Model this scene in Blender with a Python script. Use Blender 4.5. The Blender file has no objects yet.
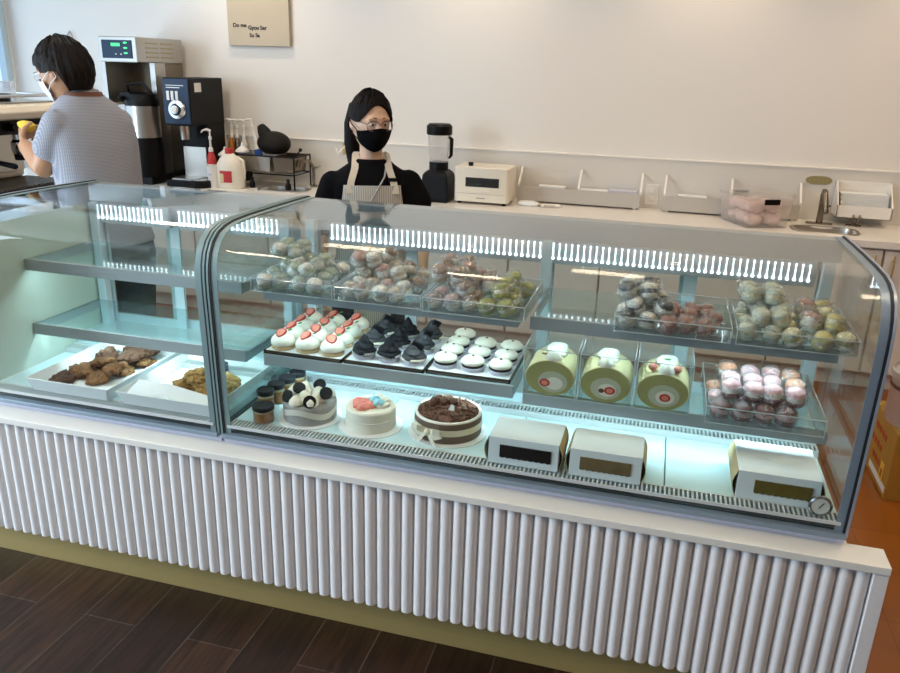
import bpy, math, random
from math import sin, cos, pi, radians as rad, sqrt
from mathutils import Vector, Matrix, noise, Euler
random.seed(7)
SC = bpy.context.scene
COL = SC.collection
D = bpy.data

# ------------------------------------------------------------------ materials
def nt(name):
    m = D.materials.new(name); m.use_nodes = True
    t = m.node_tree; t.nodes.clear()
    out = t.nodes.new('ShaderNodeOutputMaterial')
    return m, t, out
def N(t, kind, **kw):
    n = t.nodes.new(kind)
    for k, v in kw.items():
        if k.startswith('i_'):
            n.inputs[k[2:].replace('_', ' ')].default_value = v
        else:
            setattr(n, k, v)
    return n
def c4(c): return (c[0], c[1], c[2], 1.0)
def mat(name, col, rough=.5, metal=0., var=0., vscale=12., bump=0., bscale=60., spec=.5, sub=0., coat=0., stretch=None):
    m, t, out = nt(name)
    b = N(t, 'ShaderNodeBsdfPrincipled')
    b.inputs['Base Color'].default_value = c4(col); b.inputs['Roughness'].default_value = rough
    b.inputs['Metallic'].default_value = metal; b.inputs['Specular IOR Level'].default_value = spec
    if sub: b.inputs['Subsurface Weight'].default_value = sub; b.inputs['Subsurface Radius'].default_value = (.02, .01, .006)
    if coat: b.inputs['Coat Weight'].default_value = coat
    t.links.new(b.outputs[0], out.inputs[0])
    tc = N(t, 'ShaderNodeTexCoord'); vec = tc.outputs['Object']
    if stretch:
        mp = N(t, 'ShaderNodeMapping'); mp.inputs['Scale'].default_value = stretch
        t.links.new(vec, mp.inputs[0]); vec = mp.outputs[0]
    if var:
        no = N(t, 'ShaderNodeTexNoise', i_Scale=vscale, i_Detail=5.)
        t.links.new(vec, no.inputs['Vector'])
        mx = N(t, 'ShaderNodeMix', data_type='RGBA')
        mx.inputs[6].default_value = c4([max(0, x * (1 - var)) for x in col])
        mx.inputs[7].default_value = c4([min(1, x * (1 + var)) for x in col])
        t.links.new(no.outputs[0], mx.inputs[0]); t.links.new(mx.outputs[2], b.inputs['Base Color'])
    if bump:
        no = N(t, 'ShaderNodeTexNoise', i_Scale=bscale, i_Detail=4.)
        t.links.new(vec, no.inputs['Vector'])
        bp = N(t, 'ShaderNodeBump', i_Strength=bump, i_Distance=.004)
        t.links.new(no.outputs[0], bp.inputs['Height']); t.links.new(bp.outputs[0], b.inputs['Normal'])
    return m
def thin(name, tint=(.95, .98, .97), f0=.04, fr=.8, rough=.01, milky=0., mcol=(.9, .95, .95), crinkle=0.):
    """thin clear sheet: transparent, with a Schlick mirror term that is the same from both sides"""
    m, t, out = nt(name)
    lw = N(t, 'ShaderNodeLayerWeight', i_Blend=.5)
    p = N(t, 'ShaderNodeMath', operation='POWER'); p.inputs[1].default_value = 4.
    ma = N(t, 'ShaderNodeMath', operation='MULTIPLY_ADD'); ma.inputs[1].default_value = fr; ma.inputs[2].default_value = f0
    tr = N(t, 'ShaderNodeBsdfTransparent'); tr.inputs[0].default_value = c4(tint)
    gl = N(t, 'ShaderNodeBsdfGlossy'); gl.inputs['Roughness'].default_value = rough
    mx = N(t, 'ShaderNodeMixShader')
    L = t.links.new
    L(lw.outputs['Facing'], p.inputs[0]); L(p.outputs[0], ma.inputs[0]); L(ma.outputs[0], mx.inputs[0])
    L(gl.outputs[0], mx.inputs[2])
    base = tr.outputs[0]
    if milky:
        df = N(t, 'ShaderNodeBsdfDiffuse'); df.inputs[0].default_value = c4(mcol)
        tl = N(t, 'ShaderNodeBsdfTranslucent'); tl.inputs[0].default_value = c4(mcol)
        ad = N(t, 'ShaderNodeMixShader'); ad.inputs[0].default_value = .4
        L(df.outputs[0], ad.inputs[1]); L(tl.outputs[0], ad.inputs[2])
        m2 = N(t, 'ShaderNodeMixShader'); m2.inputs[0].default_value = milky
        L(base, m2.inputs[1]); L(ad.outputs[0], m2.inputs[2]); base = m2.outputs[0]
        if crinkle:
            tc = N(t, 'ShaderNodeTexCoord')
            no = N(t, 'ShaderNodeTexNoise', i_Scale=70., i_Detail=3.)
            rr = N(t, 'ShaderNodeMapRange'); rr.inputs[1].default_value = .5; rr.inputs[2].default_value = .72
            rr.inputs[3].default_value = milky * .25; rr.inputs[4].default_value = min(1, milky * 2.6)
            L(tc.outputs['Object'], no.inputs['Vector']); L(no.outputs[0], rr.inputs[0]); L(rr.outputs[0], m2.inputs[0])
            bp = N(t, 'ShaderNodeBump', i_Strength=crinkle, i_Distance=.01)
            L(no.outputs[0], bp.inputs['Height']); L(bp.outputs[0], gl.inputs['Normal'])
    L(base, mx.inputs[1]); L(mx.outputs[0], out.inputs[0])
    return m
def emit(name, col, s):
    m, t, out = nt(name); e = N(t, 'ShaderNodeEmission'); e.inputs[0].default_value = c4(col); e.inputs[1].default_value = s
    t.links.new(e.outputs[0], out.inputs[0]); return m

def floor_wood():
    m, t, out = nt('dark_wood_tile'); L = t.links.new
    b = N(t, 'ShaderNodeBsdfPrincipled'); b.inputs['Roughness'].default_value = .42; b.inputs['Specular IOR Level'].default_value = .25
    g = N(t, 'ShaderNodeNewGeometry'); s = N(t, 'ShaderNodeSeparateXYZ'); L(g.outputs['Position'], s.inputs[0])
    cx = N(t, 'ShaderNodeCombineXYZ')
    ax = N(t, 'ShaderNodeMath', operation='ADD'); ax.inputs[1].default_value = 10.19; L(s.outputs['Y'], ax.inputs[0])
    ay = N(t, 'ShaderNodeMath', operation='ADD'); ay.inputs[1].default_value = 11.515; L(s.outputs['X'], ay.inputs[0])
    L(ax.outputs[0], cx.inputs[0]); L(ay.outputs[0], cx.inputs[1])
    br = N(t, 'ShaderNodeTexBrick', offset=.5, i_Scale=1., i_Mortar_Size=.0022, i_Mortar_Smooth=.1, i_Bias=0.)
    br.inputs['Brick Width'].default_value = 1.0; br.inputs['Row Height'].default_value = .1925
    br.inputs['Color1'].default_value = (.042, .019, .0085, 1); br.inputs['Color2'].default_value = (.016, .007, .0035, 1)
    br.inputs['Mortar'].default_value = (.065, .048, .038, 1)
    L(cx.outputs[0], br.inputs['Vector'])
    mp = N(t, 'ShaderNodeMapping'); mp.inputs['Scale'].default_value = (1.6, 22, 1); L(cx.outputs[0], mp.inputs[0])
    no = N(t, 'ShaderNodeTexNoise', i_Scale=2.2, i_Detail=6., i_Roughness=.62); L(mp.outputs[0], no.inputs['Vector'])
    rp = N(t, 'ShaderNodeValToRGB'); rp.color_ramp.elements[0].position = .38; rp.color_ramp.elements[0].color = (.25, .25, .26, 1)
    rp.color_ramp.elements[1].position = .62; rp.color_ramp.elements[1].color = (1.25, 1.15, 1.1, 1); L(no.outputs[0], rp.inputs[0])
    mx = N(t, 'ShaderNodeMix', data_type='RGBA', blend_type='MULTIPLY'); mx.inputs[0].default_value = .85
    L(br.outputs['Color'], mx.inputs[6]); L(rp.outputs[0], mx.inputs[7]); L(mx.outputs[2], b.inputs['Base Color'])
    bp = N(t, 'ShaderNodeBump', i_Strength=.4, i_Distance=.003); bp.invert = True
    L(br.outputs['Fac'], bp.inputs['Height']); L(bp.outputs[0], b.inputs['Normal']); L(b.outputs[0], out.inputs[0])
    return m
def floor_quarry():
    m, t, out = nt('quarry_tile'); L = t.links.new
    b = N(t, 'ShaderNodeBsdfPrincipled'); b.inputs['Roughness'].default_value = .3
    g = N(t, 'ShaderNodeNewGeometry')
    br = N(t, 'ShaderNodeTexBrick', offset=0., i_Scale=1., i_Mortar_Size=.002, i_Mortar_Smooth=.3)
    br.inputs['Brick Width'].default_value = .3; br.inputs['Row Height'].default_value = .3
    br.inputs['Color1'].default_value = (.36, .115, .012, 1); br.inputs['Color2'].default_value = (.31, .095, .012, 1)
    br.inputs['Mortar'].default_value = (.21, .06, .012, 1)
    L(g.outputs['Position'], br.inputs['Vector'])
    no = N(t, 'ShaderNodeTexNoise', i_Scale=5., i_Detail=5.); L(g.outputs['Position'], no.inputs['Vector'])
    mx = N(t, 'ShaderNodeMix', data_type='RGBA', blend_type='MULTIPLY'); mx.inputs[0].default_value = .35
    L(br.outputs['Color'], mx.inputs[6]); L(no.outputs[0], mx.inputs[7]); L(mx.outputs[2], b.inputs['Base Color'])
    L(b.outputs[0], out.inputs[0]); return m
def shirt_mat():
    m, t, out = nt('gingham_shirt'); L = t.links.new
    b = N(t, 'ShaderNodeBsdfPrincipled'); b.inputs['Roughness'].default_value = .9
    tc = N(t, 'ShaderNodeTexCoord')
    acc = None
    for ax in ('Y', 'Z'):
        w = N(t, 'ShaderNodeTexWave', wave_type='BANDS', bands_direction=ax, i_Scale=55.)
        L(tc.outputs['Object'], w.inputs['Vector'])
        if acc is None: acc = w.outputs['Fac']
        else:
            a = N(t, 'ShaderNodeMath', operation='MULTIPLY_ADD'); a.inputs[1].default_value = .5
            h = N(t, 'ShaderNodeMath', operation='MULTIPLY'); h.inputs[1].default_value = .5
            L(acc, h.inputs[0]); L(w.outputs['Fac'], a.inputs[0]); L(h.outputs[0], a.inputs[2]); acc = a.outputs[0]
    mx = N(t, 'ShaderNodeMix', data_type='RGBA'); mx.inputs[6].default_value = (.15, .17, .24, 1); mx.inputs[7].default_value = (.44, .44, .46, 1)
    L(acc, mx.inputs[0]); L(mx.outputs[2], b.inputs['Base Color']); L(b.outputs[0], out.inputs[0]); return m
def stripe_mat():
    m, t, out = nt('apron_stripe'); L = t.links.new
    b = N(t, 'ShaderNodeBsdfPrincipled'); b.inputs['Roughness'].default_value = .9
    tc = N(t, 'ShaderNodeTexCoord')
    w = N(t, 'ShaderNodeTexWave', wave_type='BANDS', bands_direction='Y', i_Scale=34.); L(tc.outputs['Object'], w.inputs['Vector'])
    mx = N(t, 'ShaderNodeMix', data_type='RGBA'); mx.inputs[6].default_value = (.36, .34, .31, 1); mx.inputs[7].default_value = (.62, .60, .56, 1)
    L(w.outputs['Fac'], mx.inputs[0]); L(mx.outputs[2], b.inputs['Base Color']); L(b.outputs[0], out.inputs[0]); return m

M = dict(
    wall=mat('wall_paint', (.80, .77, .72), .75, bump=.04, bscale=90),
    ceil=mat('ceiling_paint', (.85, .84, .82), .9),
    brown=mat('brown_paint', (.20, .12, .07), .7),
    splash=mat('splash_panel', (.70, .67, .62), .3),
    top=mat('white_quartz', (.82, .79, .74), .22, var=.03, vscale=30),
    ledge=mat('white_ledge', (.80, .79, .73), .35),
    slat=mat('white_slat', (.80, .78, .77), .42),
    gold=mat('brass_plinth', (.50, .385, .155), .42, .45, var=.08, vscale=4, stretch=(1, 1, 12)),
    handle=mat('gold_handle', (.62, .45, .17), .3, .9),
    cab=mat('cabinet_white', (.74, .70, .64), .45),
    wood=floor_wood(), quarry=floor_quarry(),
    alu=mat('grey_aluminium', (.40, .44, .46), .42, .55),
    strip=mat('shelf_strip', (.33, .37, .38), .5, .15),
    frame=mat('frame_grey_green', (.20, .29, .29), .4, .2),
    bluef=mat('frame_blue_grey', (.24, .31, .38), .38, .3),
    edgef=mat('frame_outer', (.36, .42, .50), .35, .3), trayshade=mat('shaded_tray_front', (.50, .47, .43), .45), lav=mat('lavender_rail', (.62, .62, .74), .4),
    gasket=mat('black_gasket', (.012, .012, .015), .6),
    rail=mat('door_frame', (.62, .74, .80), .35, .2),
    steel=mat('stainless', (.50, .48, .44), .28, .9, bump=.02, bscale=200),
    pot=mat('pot_steel', (.60, .58, .54), .3, .55), chrome=mat('chrome', (.75, .74, .72), .12, 1.),
    dsteel=mat('bronze_steel', (.24, .20, .155), .25, .9),
    mint=mat('mint_liner', (.50, .58, .50), .4), deck=mat('deck_white', (.56, .76, .80), .35),
    trough=mat('trough_dark', (.05, .06, .065), .6),
    slot=mat('grille_grey', (.62, .66, .66), .4, .2),
    glass=thin('case_glass', (.955, .98, .975), .022, .75, .008),
    sglass=thin('shelf_glass', (.86, .93, .93), .03, .40, .06, .05, (.7, .85, .9)),
    dglass=thin('door_glass', (.88, .92, .91), .03, .6, .01),
    wglass=thin('window_glass', (.97, .98, 1.), .03, .5, .01),
    acrylic=thin('clear_acrylic', (.94, .96, .96), .05, .6, .02, .03),
    edge=thin('acrylic_edge', (.85, .9, .92), .15, .6, .1, .55, (.9, .96, .98)),
    film=thin('clear_film', (.97, .975, .97), .10, .5, .14, .20, (.95, .97, .98), 1.),
    clearp=thin('clear_plastic', (.985, .98, .975), .05, .5, .05, .16, (.95, .92, .90)),
    ledstreak=emit('led_and_streak', (.80, .93, 1.), 8.),
    tube=emit('led_tube', (.80, .96, 1.), 5.), warm=emit('warm_lamp', (1., .74, .45), 30.), green=emit('green_display', (.1, 1., .35), 1.6),
    skin=mat('skin_light', (.60, .38, .26), .5, sub=.08), skin2=mat('skin_tan', (.46, .24, .13), .5, sub=.08),
    hair=mat('black_hair', (.007, .005, .005), .55, bump=.5, bscale=90, stretch=(4, 4, .6), spec=.07), hair2=mat('dark_brown_hair', (.008, .005, .004), .6, bump=.6, bscale=150, spec=.15),
    black=mat('black_cloth', (.004, .004, .005), .9, spec=.08), blackp=mat('black_plastic', (.004, .004, .005), .42, spec=.18), mesh=mat('black_mesh', (.010, .008, .006), .6, spec=.2, bump=.8, bscale=260),
    navy=mat('navy_panel', (.012, .032, .075), .35, spec=.3), white=mat('white_plastic', (.82, .80, .76), .4), cream=mat('cream_enamel', (.78, .72, .60), .3),
    wmask=mat('white_mask', (.80, .82, .85), .8), eyew=mat('eye_white', (.75, .73, .70), .3), lip=mat('lip', (.45, .18, .15), .5),
    shirt=shirt_mat(), apron=stripe_mat(), strap=mat('apron_strap', (.62, .56, .46), .85), jeans=mat('dark_trousers', (.02, .022, .03), .9),
    frost=mat('white_frosting', (.86, .82, .69), .5, bump=.12, bscale=45, sub=.1), sponge=mat('sponge', (.62, .46, .25), .85, var=.25, vscale=90, bump=.4, bscale=180),
    straw=mat('strawberry_skin', (.48, .03, .018), .35, bump=.3, bscale=220), strawin=mat('strawberry_flesh', (.72, .24, .17), .4, var=.25, vscale=80), leaf=mat('mint_leaf', (.07, .20, .035), .5),
    choc=mat('chocolate', (.018, .008, .005), .5, spec=.3), cocoa=mat('chocolate_shavings', (.11, .042, .018), .7, var=.6, vscale=120, bump=1., bscale=140),
    oreo=mat('black_cookie', (.006, .006, .008), .6, spec=.2, bump=.5, bscale=180), oreocream=mat('cookie_cream', (.028, .028, .032), .6, var=.9, vscale=110, bump=.4, bscale=120),
    greycake=mat('grey_sponge', (.36, .35, .33), .8, var=.4, vscale=60), band=mat('cake_band', (.80, .76, .66), .35), ribbon=mat('cream_ribbon', (.80, .74, .58), .4),
    mocha=mat('mocha_side', (.16, .11, .08), .7, var=.25, vscale=30), coral=mat('coral_cream', (.80, .26, .20), .5), aqua=mat('aqua_cream', (.35, .72, .80), .5),
    cup=mat('paper_cup', (.62, .62, .72), .8), board=mat('cake_board', (.82, .84, .84), .5),
    matcha=mat('matcha_sponge', (.46, .42, .14), .85, var=.18, vscale=90, bump=.4, bscale=160), yellow=mat('roll_skin', (.78, .66, .36), .8, var=.12, vscale=40),
    amber=mat('amber_jelly', (.42, .15, .015), .25), custard=mat('custard', (.70, .55, .28), .4), lid=mat('jar_lid', (.008, .009, .012), .35, spec=.3),
    paper=mat('white_paper', (.80, .82, .82), .7), rollc=mat('roll_cream', (.66, .64, .46), .7, var=.15, vscale=60), boxw=mat('box_board', (.78, .86, .88), .6), kraft=mat('kraft_side', (.50, .40, .22), .8), win1=mat('window_dark', (.020, .018, .018), .15, bump=.5, bscale=60), win2=mat('window_brown', (.20, .145, .075), .15, var=.35, vscale=40), win3=mat('window_olive', (.16, .12, .035), .15, var=.35, vscale=40),
    cookie=mat('baked_cookie', (.19, .085, .028), .85, var=.95, vscale=45, bump=1., bscale=70), cookied=mat('dark_cookie', (.075, .030, .012), .85, var=.95, vscale=50, bump=1., bscale=70), crumble=mat('golden_crumble', (.30, .17, .045), .85, var=.8, vscale=60, bump=1., bscale=90),
    red=mat('red_label', (.50, .03, .03), .5), blue=mat('blue_label', (.03, .10, .40), .5), milkw=mat('milk_jug', (.80, .74, .62), .4, sub=.1), pink=mat('pink_wrap', (.82, .60, .57), .6, var=.25, vscale=30),
    card=mat('yellow_card', (.42, .23, .035), .75, var=.08, vscale=6), print=mat('red_print', (.45, .09, .02), .7), printy=mat('yellow_print', (.75, .5, .05), .7),
    canvas=mat('canvas', (.56, .48, .36), .85, bump=.15, bscale=300), ink=mat('black_ink', (.02, .018, .015), .8), oliveg=mat('olive_plate', (.35, .30, .15), .5, .3), dark=mat('dark_void', (.03, .028, .025), .7), rubber=mat('yellow_cloth', (.75, .50, .04), .7), wire=mat('grey_wire', (.38, .36, .33), .5), tan=mat('tan_panel', (.42, .34, .22), .35, .6), wood_handle=mat('wood_handle', (.20, .085, .035), .5), terra=mat('terracotta', (.13, .05, .028), .7),
    iris=mat('iris', (.02, .012, .008), .2), gframe=mat('glasses_frame', (.22, .13, .11), .3, .5),
)

# ------------------------------------------------------------------ mesh builder
class G:
    def __init__(s): s.v = []; s.f = []
    def add(s, vs, fs):
        o = len(s.v); s.v += [Vector(p) for p in vs]; s.f += [tuple(i + o for i in q) for q in fs]; return s
    def box(s, x0, x1, y0, y1, z0, z1):
        return s.add([(x0, y0, z0), (x1, y0, z0), (x1, y1, z0), (x0, y1, z0), (x0, y0, z1), (x1, y0, z1), (x1, y1, z1), (x0, y1, z1)],
                     [(0, 3, 2, 1), (4, 5, 6, 7), (0, 1, 5, 4), (1, 2, 6, 5), (2, 3, 7, 6), (3, 0, 4, 7)])
    def loft(s, rings, close=True):
        n = len(rings[0]); vs = [p for r in rings for p in r]; fs = []
        for i in range(len(rings) - 1):
            for j in range(n):
                k = (j + 1) % n; fs.append((i * n + j, i * n + k, (i + 1) * n + k, (i + 1) * n + j))
        if close: fs += [tuple(reversed(range(n))), tuple(range((len(rings) - 1) * n, len(rings) * n))]
        return s.add(vs, fs)
    def lathe(s, prof, c=(0, 0, 0), n=24, sx=1., sy=1., close=True, wob=None):
        rings = []
        for r, z in prof:
            rings.append([(c[0] + r * sx * cos(2 * pi * j / n) * (wob(2 * pi * j / n, z) if wob else 1), c[1] + r * sy * sin(2 * pi * j / n) * (wob(2 * pi * j / n, z) if wob else 1), c[2] + z) for j in range(n)])
        return s.loft(rings, close)
    def cyl(s, c, r, h, n=24): return s.lathe([(r, 0), (r, h)], c, n)
    def tube(s, pts, r, n=10, cap=True):
        pts = [Vector(p) for p in pts]; rs = r if isinstance(r, (list, tuple)) else [r] * len(pts)
        rings = []; up = None
        for i, p in enumerate(pts):
            d = (pts[min(i + 1, len(pts) - 1)] - pts[max(i - 1, 0)]).normalized()
            if up is None: up = Vector((0, 0, 1)) if abs(d.z) < .9 else Vector((1, 0, 0))
            a = d.cross(up).normalized(); b = a.cross(d); up = b
            if i == 0 and cap:
                for q in (.35, .75): rings.append([p - d * rs[0] * cos(q * pi / 2) + (a * cos(2 * pi * j / n) + b * sin(2 * pi * j / n)) * rs[0] * sin(q * pi / 2) for j in range(n)])
            rings.append([p + (a * cos(2 * pi * j / n) + b * sin(2 * pi * j / n)) * rs[i] for j in range(n)])
            if i == len(pts) - 1 and cap:
                for q in (.75, .35): rings.append([p + d * rs[-1] * cos(q * pi / 2) + (a * cos(2 * pi * j / n) + b * sin(2 * pi * j / n)) * rs[-1] * sin(q * pi / 2) for j in range(n)])
        return s.loft(rings)
    def ell(s, c, rx, ry, rz, n=20, m=12, fn=None, mtx=None):
        rings = []
        for i in range(1, m):
            v = -pi / 2 + pi * i / m
            rings.append([Vector((rx * cos(v) * cos(2 * pi * j / n), ry * cos(v) * sin(2 * pi * j / n), rz * sin(v))) for j in range(n)])
        bot, tp = Vector((0, 0, -rz)), Vector((0, 0, rz))
        if fn: rings = [[fn(p) for p in r] for r in rings]; bot = fn(bot); tp = fn(tp)
        vs = [p for r in rings for p in r] + [bot, tp]; k = len(rings) * n; fs = []
        for i in range(len(rings) - 1):
            for j in range(n): q = (j + 1) % n; fs.append((i * n + j, i * n + q, (i + 1) * n + q, (i + 1) * n + j))
        for j in range(n): q = (j + 1) % n; fs.append((k, q, j)); fs.append((k + 1, (len(rings) - 1) * n + j, (len(rings) - 1) * n + q))
        C = Vector(c)
        return s.add([(mtx @ p if mtx else p) + C for p in vs], fs)
    def prism(s, poly, axis, a, b):
        def P(u, v, w): return {'x': (w, u, v), 'y': (u, w, v), 'z': (u, v, w)}[axis]
        n = len(poly); vs = [P(u, v, a) for u, v in poly] + [P(u, v, b) for u, v in poly]
        fs = [tuple(range(n)), tuple(range(2 * n - 1, n - 1, -1))] + [(j, n + j, n + (j + 1) % n, (j + 1) % n) for j in range(n)]
        return s.add(vs, fs)
    def torus(s, c, R, r, n=28, m=10, axis='z'):
        vs = []; fs = []
        for i in range(n):
            a = 2 * pi * i / n
            for j in range(m):
                b = 2 * pi * j / m; u, v, w = (R + r * cos(b)) * cos(a), (R + r * cos(b)) * sin(a), r * sin(b)
                p = {'z': (u, v, w), 'y': (u, w, v), 'x': (w, u, v)}[axis]; vs.append(Vector(p) + Vector(c))
                fs.append((i * m + j, ((i + 1) % n) * m + j, ((i + 1) % n) * m + (j + 1) % m, i * m + (j + 1) % m))
        return s.add(vs, fs)
    def sheet(s, grid, th):
        """closed thin shell over a grid of points; th = thickness along local normals (approximate)"""
        R, Cn = len(grid), len(grid[0]); P = [[Vector(p) for p in r] for r in grid]; Q = []
        for i in range(R):
            row = []
            for j in range(Cn):
                du = P[min(i + 1, R - 1)][j] - P[max(i - 1, 0)][j]; dv = P[i][min(j + 1, Cn - 1)] - P[i][max(j - 1, 0)]
                nn = du.cross(dv); nn = nn.normalized() if nn.length > 1e-12 else Vector((0, 0, 1)); row.append(P[i][j] + nn * th)
            Q.append(row)
        vs = [p for r in P for p in r] + [p for r in Q for p in r]; o = R * Cn; fs = []
        for i in range(R - 1):
            for j in range(Cn - 1):
                a, b, c, d = i * Cn + j, i * Cn + j + 1, (i + 1) * Cn + j + 1, (i + 1) * Cn + j
                fs.append((a, d, c, b)); fs.append((a + o, b + o, c + o, d + o))
        for j in range(Cn - 1):
            fs.append((j, j + 1, o + j + 1, o + j)); k = (R - 1) * Cn; fs.append((k + j + 1, k + j, o + k + j, o + k + j + 1))
        for i in range(R - 1):
            a, b = i * Cn, (i + 1) * Cn; fs.append((b, a, o + a, o + b)); a += Cn - 1; b += Cn - 1; fs.append((a, b, o + b, o + a))
        return s.add(vs, fs)
    def xf(s, m):
        s.v = [m @ p for p in s.v]; return s
    def mv(s, x, y, z): return s.xf(Matrix.Translation((x, y, z)))
    def merge(s, g, m=None): return s.add([m @ p if m else p for p in g.v], g.f)

def obj(name, g, m, parent=None, world=False, smooth=35, bevel=0., label=None, kind=None):
    me = D.meshes.new(name)
    off = Vector(parent_origin(parent)) if (world and parent) else Vector((0, 0, 0))
    me.from_pydata([tuple(p - off) for p in g.v], [], g.f); me.update()
    me.materials.append(m)
    if smooth is not None:
        me.polygons.foreach_set('use_smooth', [True] * len(me.polygons)); me.set_sharp_from_angle(angle=rad(smooth))
    o = D.objects.new(name, me); COL.objects.link(o)
    if parent: o.parent = parent
    if bevel:
        b = o.modifiers.new('bevel', 'BEVEL'); b.width = bevel; b.segments = 2; b.limit_method = 'ANGLE'; b.angle_limit = rad(40); b.harden_normals = False
    if label: o['label'] = label
    if kind: o['kind'] = kind
    return o
def parent_origin(p):
    v = Vector((0, 0, 0))
    while p: v += p.location; p = p.parent
    return v
def thing(name, label, cat, loc=(0, 0, 0), rz=0., group=None):
    o = D.objects.new(name, None); COL.objects.link(o); o.location = loc; o.rotation_euler = (0, 0, rz); o.empty_display_size = .05
    return tag(o, label, cat, group)
def tag(o, label, cat, group=None):
    o['label'] = label; o['category'] = cat
    if group: o['group'] = group
    return o
def struct(name, g, m, parent=None, **k):
    o = obj(name, g, m, parent, **k); o['kind'] = 'structure'; return o
def copy_tree(o, parent=None, top=True):
    c = o.copy(); COL.objects.link(c)
    if parent: c.parent = parent
    for ch in list(o.children): copy_tree(ch, c, False)
    return c
def dup(o, loc, rot, label, group=None):
    c = copy_tree(o); c.location = loc; c.rotation_euler = rot; c['label'] = label
    if group: c['group'] = group
    return c
used = set()
def place(proto, loc, rot, label, group):
    """the first placing moves the thing itself, later ones copy it"""
    if proto.name not in used:
        used.add(proto.name); proto.location = loc; proto.rotation_euler = rot; proto['label'] = label; proto['group'] = group; return proto
    return dup(proto, loc, rot, label, group)
ORD = ['first', 'second', 'third', 'fourth', 'fifth', 'sixth', 'seventh']
def rbox(w, d, h, r, n=4):
    """rounded-corner upright box centred on xy, base z=0"""
    pts = []
    for cx, cy, a0 in ((w / 2 - r, d / 2 - r, 0), (-w / 2 + r, d / 2 - r, pi / 2), (-w / 2 + r, -d / 2 + r, pi), (w / 2 - r, -d / 2 + r, 3 * pi / 2)):
        for i in range(n + 1): a = a0 + pi / 2 * i / n; pts.append((cx + r * cos(a), cy + r * sin(a)))
    return G().prism(pts, 'z', 0, h)

# ------------------------------------------------------------------ camera
cam = D.objects.new('camera', D.cameras.new('camera')); COL.objects.link(cam); SC.camera = cam
f, yaw, pitch, roll, cd, ch = 776.33, -.2633, .3340, -.0297, 1.9338, 1.7520
fw = Vector((sin(yaw) * cos(pitch), cos(yaw) * cos(pitch), -sin(pitch))); rt = Vector((cos(yaw), -sin(yaw), 0)); dn = fw.cross(rt)
r2 = rt * cos(roll) + dn * sin(roll); d2 = dn * cos(roll) - rt * sin(roll)
cam.matrix_world = Matrix(((r2.x, -d2.x, -fw.x, 0), (r2.y, -d2.y, -fw.y, -cd), (r2.z, -d2.z, -fw.z, ch), (0, 0, 0, 1)))
cam.data.sensor_width = 36.; cam.data.lens = f / 900 * 36; cam.data.clip_start = .05

# ------------------------------------------------------------------ room
XL, XR, YB, YF, ZC = -5.1, 3.2, 3.44, -4.6, 2.95
struct('floor', G().box(XL, XR, YF, .05, -.05, 0), M['wood'])
struct('floor_service', G().box(XL, XR, .05, YB, -.05, 0), M['quarry'])
struct('ceiling', G().box(XL, XR, YF, YB, ZC, ZC + .06), M['ceil'])
struct('wall_back', G().box(XL - .12, XR + .12, YB, YB + .1, -.05, ZC + .06), M['wall'])
struct('wall_right', G().box(XR, XR + .1, YF, YB, -.05, ZC + .06), M['brown'])
# side wall with two tall windows, front wall with a shop window
WY = [(-2.9, -.3), (.2, 3.41)]; WZ0, WZ1 = .35, 2.75
def wall_with_holes(name, axis, a, b, u0, u1, holes, z0, z1, m):
    g = G(); us = [u0] + [q for h in holes for q in h[:2]] + [u1]
    def B(p, q, zz0, zz1):
        if axis == 'x': g.box(a, b, p, q, zz0, zz1)
        else: g.box(p, q, a, b, zz0, zz1)
    for i in range(0, len(us), 2): B(us[i], us[i + 1], z0, z1)
    for h in holes: B(h[0], h[1], z0, h[2]); B(h[0], h[1], h[3], z1)
    return struct(name, g, m, smooth=None)
wall_with_holes('wall_left', 'x', XL - .12, XL, YF, YB, [(p, q, WZ0, WZ1) for p, q in WY], -.05, ZC + .06, M['wall'])
wall_with_holes('wall_front', 'y', YF - .12, YF, XL - .12, XR + .1, [(-4.4, -1.6, .3, 2.6)], -.05, ZC + .06, M['brown'])
def window(nm, axis, at, u0, u1, z0, z1, mull):
    w = struct(nm, G().box(*( (at - .045, at - .035, u0 + .03, u1 - .03) if axis == 'x' else (u0 + .03, u1 - .03, at - .045, at - .035)), z0 + .03, z1 - .03), M['wglass'])
    g = G()
    def B(p, q, a, b):
        if axis == 'x': g.box(at - .07, at - .01, p, q, a, b)
        else: g.box(p, q, at - .07, at - .01, a, b)
    B(u0, u1, z0, z0 + .05); B(u0, u1, z1 - .05, z1); B(u0, u0 + .05, z0, z1); B(u1 - .05, u1, z0, z1)
    for k in range(1, mull): c = u0 + (u1 - u0) * k / mull; B(c - .025, c + .025, z0, z1)
    struct('window_frame', g, M['rail'], w, smooth=None)
window('window_1', 'x', XL, WY[0][0], WY[0][1], WZ0, WZ1, 3)
window('window_2', 'x', XL, WY[1][0], WY[1][1], WZ0, WZ1, 3)
window('window_3', 'y', YF, -4.4, -1.6, .3, 2.6, 3)
# back splash panel
g = G().box(XL, 2.95, YB - .02, YB, .9, 1.218); struct('trim_1', g, M['splash'])
struct('trim_2', G().box(XL, 2.95, YB - .026, YB, 1.218, 1.226), M['top'])

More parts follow.
